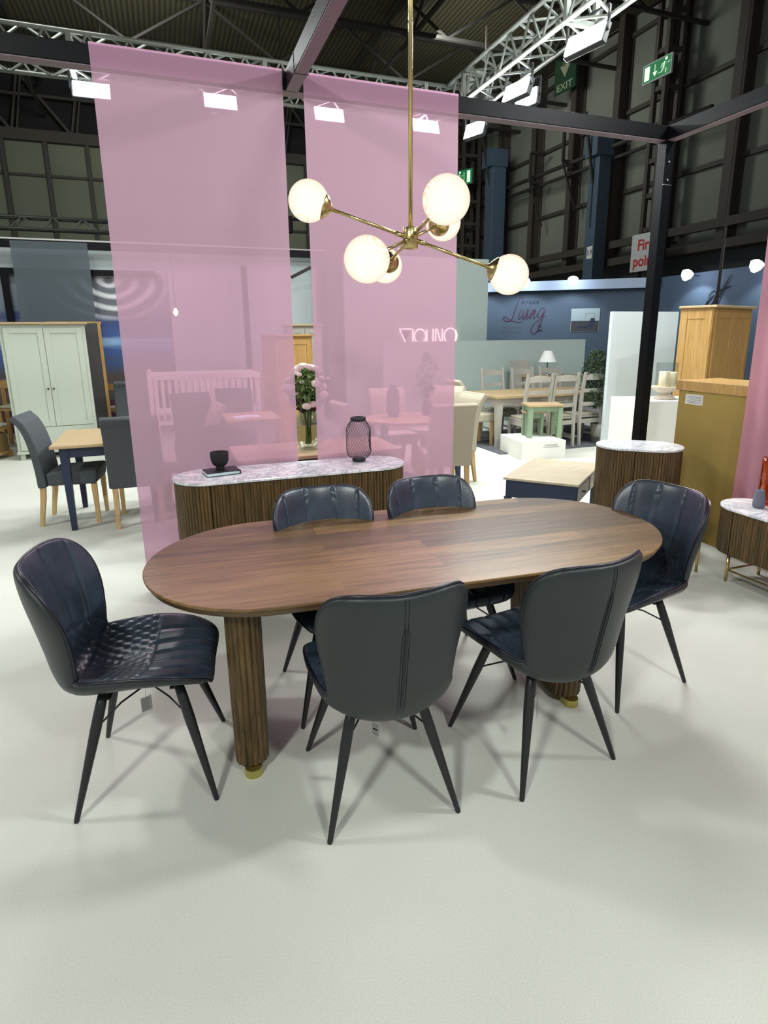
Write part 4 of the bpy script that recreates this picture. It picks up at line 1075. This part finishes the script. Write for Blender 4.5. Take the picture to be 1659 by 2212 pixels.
# blocks behind, table lamp
t = thing('lamp_table', 'grey table with oak top below the white lamp', 'side table', (6.7, 9.4, 0))
MB().box(-.45, .45, -.22, .22, .86, .90).build('top', M['oaktop'], t); MB().box(-.42, .42, -.2, .2, .1, .859).build('body', M['greypaint'], t)
t = thing('table_lamp', 'table lamp with white cone shade before the low partition', 'lamp', (6.6, 9.35, .901))
MB().lathe([(.07, 0), (.07, .015), (.015, .03), (.012, .24)], n=24).build('lamp_base', M['chrome'], t)
MB().lathe([(.165, .24), (.075, .44)], n=32, capb=False, capt=False).build('lamp_shade', M['shade'], t)
tag(MB().box(6.05, 6.42, 9.66, 9.73, 0, 1.16).build('grey_headboard', M['greypaint']), 'grey wooden panel standing left of the white lamp', 'panel')
# white plinth with green nest of tables
t = thing('low_plinth', 'low white plinth under the green legged nest of tables', 'plinth', (4.72, 6.98, 0), -.14)
PL = MB().box(-.33, .31, -.42, .30, 0, .245).build('plinth_box', M['plinth'], t, bevel=.002)
mb = MB(); mb.box(.0, .19, -.4212, -.4202, .185, .195); mb.box(-.02, .21, -.4212, -.4202, .160, .168)
mb.build('lettering', M['greyink'], PL)
def nest(label, loc, rz, w, d, h, lw):
    t = thing('nest_table', label, 'table', loc, rz)
    MB().box(-w/2, w/2, -d/2, d/2, h-.03, h).build('tabletop', M['oaktop'], t, bevel=.005)
    for sx in (-1, 1):
        for sy in (-1, 1): MB().box(sx*(w/2-.045)-lw/2, sx*(w/2-.045)+lw/2, sy*(d/2-.045)-lw/2, sy*(d/2-.045)+lw/2, 0, h-.031).build('leg', M['greenpaint'], t, bevel=.002)
    i = .045+lw/2; mb = MB(); mb.box(-w/2+i, w/2-i, d/2-.055, d/2-.035, h-.10, h-.031); mb.box(-w/2+i, w/2-i, -d/2+.035, -d/2+.055, h-.10, h-.031)
    for sx in (-1, 1): mb.box(sx*(w/2-.045)-.01, sx*(w/2-.045)+.01, -d/2+i, d/2-i, h-.10, h-.031)
    mb.build('apron', M['greenpaint'], t)
nest('larger sage green nesting table with oak top on the low white plinth', (4.85, 6.93, .2465), -.30, .50, .36, .46, .065)
nest('smaller nesting table tucked under the larger green one on the plinth', (4.79, 7.05, .2465), -.30, .30, .22, .35, .04)
# tall white panel, plinth block, candle bowl, olive plant
tag(MB().box(5.91, 7.1, 6.90, 6.96, 0, 1.94).build('room_divider', M['white']), 'tall white divider wall left of the big oak wardrobe', 'divider')
tag(MB().prism([(4.57, 4.86), (5.29, 4.63), (5.45, 5.08), (4.70, 5.41)], 0, .95).build('display_plinth', M['plinth']), 'big white display plinth behind the black corner post holding the candle bowl', 'plinth')
t = thing('candle_bowl', 'whitewashed pedestal bowl with glass hurricane on the white plinth', 'bowl', (5.02, 4.96, .951)); t.scale = (.92, .92, .92)
MB().lathe([(.115, 0), (.12, .01), (.10, .035), (.055, .05), (.055, .07), (.10, .085), (.165, .135), (.17, .145), (.155, .145), (.09, .10), (.005, .095)], n=36).build('pedestal_bowl', M['whitewash'], t)
MB().lathe([(.115, .146), (.115, .42)], n=36, capb=False, capt=False).build('glass_hurricane', M['clear'], t)
tag(MB().lathe([(.052, 0), (.054, .003), (.054, .20), (.05, .204), (.004, .198)], n=28).build('pillar_candle', M['wax'], loc=(4.968, 4.935, 1.042)), 'ivory pillar candle in the glass hurricane, left one', 'candle', 'ivory candles in the hurricane')
tag(MB().lathe([(.052, 0), (.054, .003), (.054, .19), (.05, .194), (.004, .188)], n=28).build('pillar_candle', M['wax'], loc=(5.072, 4.94, 1.042)), 'ivory pillar candle in the glass hurricane, right one', 'candle', 'ivory candles in the hurricane')
t = thing('olive_plant', 'small olive tree plant left of the tall white panel', 'plant', (6.22, 7.30, 0))
MB().lathe([(.12, 0), (.16, .02), (.18, .3), (.17, .3), (.165, .05), (.01, .04)], n=28).build('pot', M['greypaint'], t)
MB().tube([(0,0,.2), (-.08,0,.6), (-.16,-.02,.95), (-.22,-.05,1.25)], [.02, .016, .012, .006], 8).build('stem', M['stem'], t)
lv = foliage(1000, .24, .42, .98, M['leaf'], .085, t, 'leaves', 21, 4.5); lv.location = (-.22, -.04, 0)

# ---- blue stand
t = thing('blue_stand_wall', 'blue exhibition stand wall with script logo below spotlights', 'partition')
def wallseg(a, b, z0, z1, th, m, name, par):
    a = Vector(a); b = Vector(b); d = (b-a).normalized(); n_ = Vector((-d.y, d.x))*th
    return MB().prism([tuple(a), tuple(b), tuple(b+n_), tuple(a+n_)], z0, z1).build(name, m, par)
A0, A1, A2, A3 = (8.9, 17.1), (11.15, 14.3), (13.15, 13.35), (12.6, 4.0)
wallseg((8.6, 17.0), (13.1, 13.75), 0, 2.95, .1, M['blue'], 'blue_panel', t)
MB().prism([(12.98, 13.73), (12.6, 4.0), (12.7, 4.0), (13.08, 13.73)], 0, 3.12).build('blue_side_panel', M['blue'], t)
hdr = wallseg((8.45, 16.6), (12.90, 13.30), 2.86, 3.12, .1, M['bluewhite'], 'header', t)
dA = (Vector((13.1, 13.75)) - Vector((8.6, 17.0))); LA = dA.length; dA.normalize(); angA = math.atan2(dA.y, dA.x)
def onA(s, z, off=.012): p = Vector((8.6, 17.0)) + dA*s + Vector((dA.y, -dA.x))*off; return Vector((p.x, p.y, z))
lg = thing('stand_logo', 'dark script logo lettering on the blue stand wall', 'logo', onA(1.98, 2.15), angA)
text('HYDER', .125, M['inklogo'], 'small_capitals', lg, face_cam((.20, 0, .40)), .003, bold=.002, spacing=1.45)
text('FURNITURE', .085, M['greyink'], 'tagline', lg, face_cam((-.28, 0, -.30)), .003, spacing=1.4)
text('SPECIALISTS', .085, M['greyink'], 'tagline', lg, face_cam((-.30, 0, -.42)), .003, spacing=1.4)
text('EST', .075, M['inklogo'], 'year_line', lg, face_cam((.52, 0, -.29)), .003, bold=.002)
text('2016', .075, M['inklogo'], 'year_line', lg, face_cam((.53, 0, -.41)), .003, bold=.002)
def stroke(pts, r0=.006, r1=.015):
    f, S = catmull(pts, 0); q = f(np.linspace(0, 1, 40)); n = len(q)
    mb = MB(); mb.tube([(x, 0, z) for x, z in q], [r0 + (r1-r0)*(.5-.5*math.cos(2*PI*k/(n-1)*1.0))**.7 for k in range(n)], 6)
    return mb
script = [
 [(.02,.50),(-.04,.56),(-.12,.50),(-.20,.28),(-.30,-.02),(-.38,-.12),(-.50,-.12),(-.58,-.02),(-.50,.0),(-.36,-.10),(-.16,-.16),(-.02,-.14)],
 [(-.05,.22),(-.10,.05),(-.12,-.06),(-.06,-.04),(.0,.06)], [(.0,.20),(.02,.06),(.02,-.08),(.10,.06),(.14,.22)], [(.18,.20),(.13,.04),(.12,-.06),(.18,-.02),(.24,.10)],
 [(.30,.20),(.24,.02),(.22,-.08),(.28,.08),(.36,.20),(.34,.06),(.32,-.07),(.38,-.03),(.44,.08)],
 [(.66,.22),(.56,.24),(.46,.10),(.46,-.04),(.56,.02),(.64,.20),(.56,-.10),(.46,-.40),(.34,-.52),(.26,-.40),(.34,-.22),(.52,-.08),(.68,.02)]]
mb = MB()
for s_ in script:
    m2 = stroke(s_); mb.add(m2.v, m2.f, True)
mb.build('script_word', M['plumink'], lg)
lg2 = thing('stand_logo', 'script letters high on the blue side wall above the oak wardrobe', 'logo', (12.86, 11.35, 2.42), -PI/2 - .04)
mb = MB()
for s_ in ([(-.30,.05),(-.20,.20),(-.06,.18),(-.10,.0),(-.24,-.18),(-.34,-.10),(-.20,.06),(.02,.22)], [(.30,.55),(.10,.20),(-.02,-.12)], [(-.02,.22),(.16,.26),(.34,.30)]):
    m2 = stroke(s_, .008, .02); mb.add(m2.v, m2.f, True)
mb.build('script_word', M['inklogo'], lg2)
text('HAND PICKED LIVING', .10, M['inklogo'], 'small_capitals', lg2, face_cam((.45, 0, -.40)), .003) if False else text('LIVING', .13, M['inklogo'], 'small_capitals', lg2, face_cam((.18, 0, -.36)), .003, spacing=1.5)
# framed photo of a sofa
pf = thing('framed_print', 'printed photo of a navy sofa on the blue stand wall', 'picture', onA(3.78, 2.02, .02), angA)
MB().box(-.40, .40, -.004, .004, -.33, .33).build('print_board', M['partition'], pf)
MB().box(-.39, .39, -.006, -.0042, -.325, -.02).build('printed_floor', M['charcoal'], pf)
mb = MB(); mb.prism([(-.2,-.17),(.1,-.17),(.16,.05),(.26,.06),(.28,-.05),(.22,-.16),(.12,-.24),(-.2,-.22)], -.008, -.0062).xf(Matrix.Rotation(PI/2, 4, 'X') @ Matrix.Scale(-1, 4, (0,0,1))); mb.build('printed_sofa', M['navy'], pf)
mb = MB(); mb.bar((.0,-.007,.02), (.0,-.007,.18), .012, .002); mb.bar((.0,-.007,.18), (.25,-.007,.2), .012, .002); mb.bar((.25,-.007,.2), (.27,-.007,.05), .012, .002); mb.build('printed_lamp', M['inklogo'], pf)
# navy sofa low behind partition edge
t = thing('navy_sofa', 'dark blue sofa top just visible beside the low partition', 'sofa', (9.6, 11.6, 0), -.6)
MB().box(-1.1, 1.1, -.4, .4, .12, .45).build('seat', M['navy'], t, bevel=.05); MB().box(-1.1, 1.1, .2, .45, .46, .98).build('backrest', M['navy'], t, bevel=.06)
for sx in (-1, 1):
    for sy in (-.32, .35): MB().box(sx*1.0-.03, sx*1.0+.03, sy-.03, sy+.03, 0, .119).build('foot', M['steel'], t)
def spot(loc, rz, label):
    t = thing('spotlight', label, 'spotlight', loc, rz, 'spotlights along the blue stand')
    MB().tube([(0, .42, .02), (0, .1, .06)], .012, 8).build('arm', M['blackmetal'], t)
    MB().lathe([(.05, -.09), (.12, 0), (.14, .1), (.07, .15)], n=16, mtx=Matrix.Rotation(-.5, 4, 'X')).build('spot_head', M['spotlens'], t)
    d = bpy.data.lights.new('spot_beam', 'SPOT'); d.energy = 70; d.spot_size = 1.9; d.spot_blend = .4; d.color = (.72, .86, 1); d.shadow_soft_size = .05
    o = bpy.data.objects.new('spot_beam', d); COL.objects.link(o); o.parent = t; o.location = (0, -.02, -.12); o.rotation_euler = (.55, 0, 0)
nA = Vector((dA.y, -dA.x))
for s_, lb in ((2.05, 'third'), (3.35, 'fourth')):
    p = onA(s_, 3.08, .95 if s_ < 3 else .95); spot((p.x, p.y, 3.02), angA, 'blue-white spotlight over the blue stand, %s from the right' % lb)
spot((12.35, 11.9, 3.0), -PI/2, 'blue-white spotlight over the blue side wall, second from the right')
spot((12.2, 9.9, 3.0), -PI/2, 'blue-white spotlight over the blue side wall, rightmost')
p = onA(.7, 3.08, .95); spot((p.x, p.y, 3.02), angA, 'blue-white spotlight hidden behind the right chandelier globe')

# ---- far left oak pieces
def high_table(label, loc, w, d, h):
    t = thing('oak_high_table', label, 'table', loc)
    MB().box(-w/2, w/2, -d/2, d/2, h-.03, h).build('tabletop', M['oak'], t)
    MB().box(-w/2+.04, w/2-.04, -d/2+.04, d/2-.04, h-.11, h-.031).build('apron', M['oak'], t)
    for sx in (-1, 1):
        for sy in (-1, 1): MB().box(sx*(w/2-.07)-.03, sx*(w/2-.07)+.03, sy*(d/2-.07)-.03, sy*(d/2-.07)+.03, 0, h-.111).build('leg', M['oak'], t)
high_table('oak bar-height table at the far left edge before the mural', (-2.12, 11.1, 0), .8, .7, 1.0)
high_table('oak bar-height table right of the cream wardrobe', (-.35, 11.1, 0), .9, .7, .86)
def oak_chair(label, loc, rz, s=.62):
    t = thing('oak_stool', label, 'stool', loc, rz)
    MB().box(-.2, .2, -.2, .2, s-.03, s).build('seat_frame', M['oak'], t); MB().box(-.19, .19, -.19, .19, s+.0005, s+.05).build('seat_pad', M['beigefab'], t, bevel=.015)
    for sx in (-1, 1):
        MB().box(sx*.18-.02, sx*.18+.02, -.20, -.16, 0, s-.031).build('leg', M['oak'], t); MB().box(sx*.18-.02, sx*.18+.02, .16, .20, 0, s-.031).build('leg', M['oak'], t)
        MB().box(sx*.18-.02, sx*.18+.02, -.235, -.201, s-.03, s+.42).build('back_post', M['oak'], t)
    MB().box(-.159, .159, -.23, -.21, s+.32, s+.42).build('back_rail', M['oak'], t)
oak_chair('oak stool with pale seat pad at the very left edge', (-2.72, 10.6, 0), hd(20)); oak_chair('oak stool with pale seat pad just left of the cream wardrobe', (-2.20, 10.45, 0), hd(70))
oak_chair('oak stool right of the cream wardrobe, by the mural', (-.72, 10.75, 0), hd(60), .5)
t = thing('storage_bench', 'oak bench with wicker drawers and pale cushion at the left edge', 'bench', (-2.62, 9.15, 0), 1.2)
MB().box(-.65, .65, -.2, .2, .40, .44).build('bench_top', M['oak'], t); MB().box(-.64, .64, -.195, .195, .4405, .49).build('cushion', M['signwhite'], t, bevel=.02)
MB().box(-.65, .65, -.2, .2, .06, .10).build('bottom_rail', M['oak'], t)
for k in range(4): MB().box(-.61+k*.31, -.33+k*.31, -.19, .17, .1005, .36).build('basket', M['basket'], t)
for sx in (-1, 1):
    for sy in (-1, 1): MB().box(sx*.62-.029, sx*.62+.029, sy*.17-.0295, sy*.17+.0295, 0, .059).build('foot', M['oak'], t)

# ================================================================== hall signs
def on_wall(x, y, z): return Matrix.Translation((x, y, z)) @ Matrix.Rotation(-PI/2, 4, 'Z') @ Matrix.Rotation(PI/2, 4, 'X')
t = thing('exit_sign', 'bright green exit sign with arrow and running figure on the lattice column', 'sign', (17.55, 19.2, 10.85), -PI/2+.05); t.scale = (.9, 1, .75)
MB().box(-.72, .72, -.02, .06, -.42, .42).build('sign_box', M['signwhite'], t); MB().box(-.68, .68, -.026, -.021, -.38, .38).build('green_face', M['signgreen'], t)
MB().box(-.62, -.36, -.030, -.027, -.30, .30).build('door_symbol', M['signlit'], t)
mb = MB(); mb.bar((-.08,-.029,.25), (-.08,-.029,-.1), .06, .004); mb.add([(-.2,-.03,-.06), (.04,-.03,-.06), (-.08,-.03,-.26)], [(0,2,1)]); mb.build('arrow_symbol', M['signlit'], t)
def runner(sc_, par, cx=0, m=None):
    mb = MB(); S = sc_; y = -.029
    B = lambda a, b, w: mb.bar((cx+a[0]*S, y, a[1]*S), (cx+b[0]*S, y, b[1]*S), w*S, .004)
    B((.02,.16),(-.04,-.05),.12); B((-.04,-.05),(.10,-.14),.08); B((.10,-.14),(.06,-.3),.07); B((-.04,-.05),(-.12,-.2),.08); B((-.12,-.2),(-.28,-.2),.07); B((.02,.14),(.15,.06),.06); B((.15,.06),(.24,.12),.05); B((.02,.14),(-.12,.10),.06); B((-.12,.10),(-.17,-.02),.05)
    mb.lathe([(.065*S, 0), (.065*S, .004)], c=(cx+.05*S, y, .27*S), mtx=Matrix.Rotation(PI/2, 4, 'X'), n=14); return mb.build('running_figure', m or M['signlit'], par)
runner(1.05, t, .40)
t = thing('exit_sign', 'small lit exit sign in the hall corner right of the banners', 'sign', (16.6, 32.3, 10.2), -PI/2+.5)
MB().box(-.65, .65, -.02, .06, -.42, .42).build('sign_box', M['steel'], t); MB().box(-.62, .55, -.026, -.021, -.38, .38).build('green_face', M['signgreen'], t)
MB().box(.2, .42, -.030, -.027, -.3, .3).build('door_symbol', M['signlit'], t); mb = MB(); mb.bar((.02,-.029,.26), (.02,-.029,-.26), .08, .004); mb.build('arrow_symbol', M['signlit'], t); runner(1.0, t, -.32)
t = thing('exit_sign', 'dim dark green EXIT sign with down arrow high on the side wall', 'sign', (17.9, 25.2, 13.0), -PI/2+.1); t.scale = (.8, 1, .62)
MB().box(-.85, .85, -.02, .06, -.55, 1.5).build('sign_board', M['signgreendark'], t); MB().box(-.85, .85, -.02, .06, -1.25, -.56).build('letter_board', M['signgreendark'], t)
mb = MB(); mb.bar((0,-.029,1.3), (0,-.029,.3), .28, .004); mb.add([(-.42,-.03,.45), (.42,-.03,.45), (0,-.03,-.35)], [(0,2,1)]); mb.build('arrow_symbol', M['signcream'], t)
text('EXIT', .62, M['signcream'], 'lettering', t, face_cam((0, -.03, -.92)), .003, bold=.012)
t = thing('fire_point_sign', 'white sign reading Fire point in red behind the corner post', 'sign', (17.4, 18.85, 4.62), -PI/2)
MB().box(-.72, .72, 0, .03, -.68, .68).build('sign_board', M['signwhite'], t)
mb = MB(); mb.bar((0,.04,.4), (0,1.5,.4), .06); mb.build('wall_bracket', M['steel'], t)
text('Fire', .55, M['red'], 'lettering', t, face_cam((.02, -.004, .26)), .003, bold=.012); text('point', .55, M['red'], 'lettering', t, face_cam((.0, -.004, -.32)), .003, bold=.012)

# ================================================================== lights
def area(loc, target, w, h, power, col=(1, 1, 1)):
    d = bpy.data.lights.new('flood_and_fill_beam', 'AREA'); d.shape = 'RECTANGLE'; d.size = w; d.size_y = h; d.energy = power; d.color = col
    o = bpy.data.objects.new('flood_and_fill_beam', d); COL.objects.link(o); o.location = loc
    o.rotation_euler = (Vector(target) - Vector(loc)).to_track_quat('-Z', 'Y').to_euler(); return o
# floodlights of the truss ring behind and beside the camera
area((-2.6, -1.6, 4.6), (.8, 3.0, .4), .45, .25, 210, (.98, 1, .95))
area((1.4, -2.4, 4.6), (1.2, 3.0, .8), .45, .25, 150, (.98, 1, .95))
area((4.9, .6, 4.6), (1.2, 2.6, .2), .45, .25, 190, (.97, .99, 1))
area((-3.6, 4.2, 4.6), (.2, 3.6, .2), .45, .25, 120, (.98, 1, .95))
# the visible fixtures' beams
area((.2, 8.0, 4.3), (.2, 3.5, 0), 1.8, .2, 150, (.97, .99, 1)); area((3.4, 8.0, 4.3), (2.4, 3.0, 0), 1.4, .2, 160, (.97, 1, .98))
area((4.0, 6.0, 4.3), (2.2, 2.2, 0), 1.3, .3, 225, (.97, 1, .98))
# unseen fill lights added to brighten the neighbouring stands and hall walls
area((-1.5, 8.4, 5.2), (-1.5, 9.2, 0), 2.5, 1.0, 150, (.95, 1, .97)); area((4.8, 4.9, 5.2), (5.6, 7.8, 0.8), 2.5, 1.0, 285, (.95, 1, 1))
area((1.6, 6.4, 4.9), (1.6, 7.6, 0), 2.0, .8, 110, (.98, 1, .97)); area((10, 22, 11), (19, 27, 7), 3, 3, 800, (.95, 1, .95)); area((0, 22, 11.5), (0, 36, 8), 3, 3, 1100, (.95, 1, .93))
w = bpy.data.worlds.new('hall_air'); sc.world = w; w.use_nodes = True
w.node_tree.nodes['Background'].inputs[0].default_value = (.92, .97, 1.0, 1); w.node_tree.nodes['Background'].inputs[1].default_value = .42
sc.view_settings.view_transform = 'Standard'; sc.view_settings.look = 'None'; sc.view_settings.gamma = 1; sc.view_settings.use_curve_mapping = False
sc.view_settings.exposure = -0.5
sc.cycles.max_bounces = 8; sc.cycles.transparent_max_bounces = 16
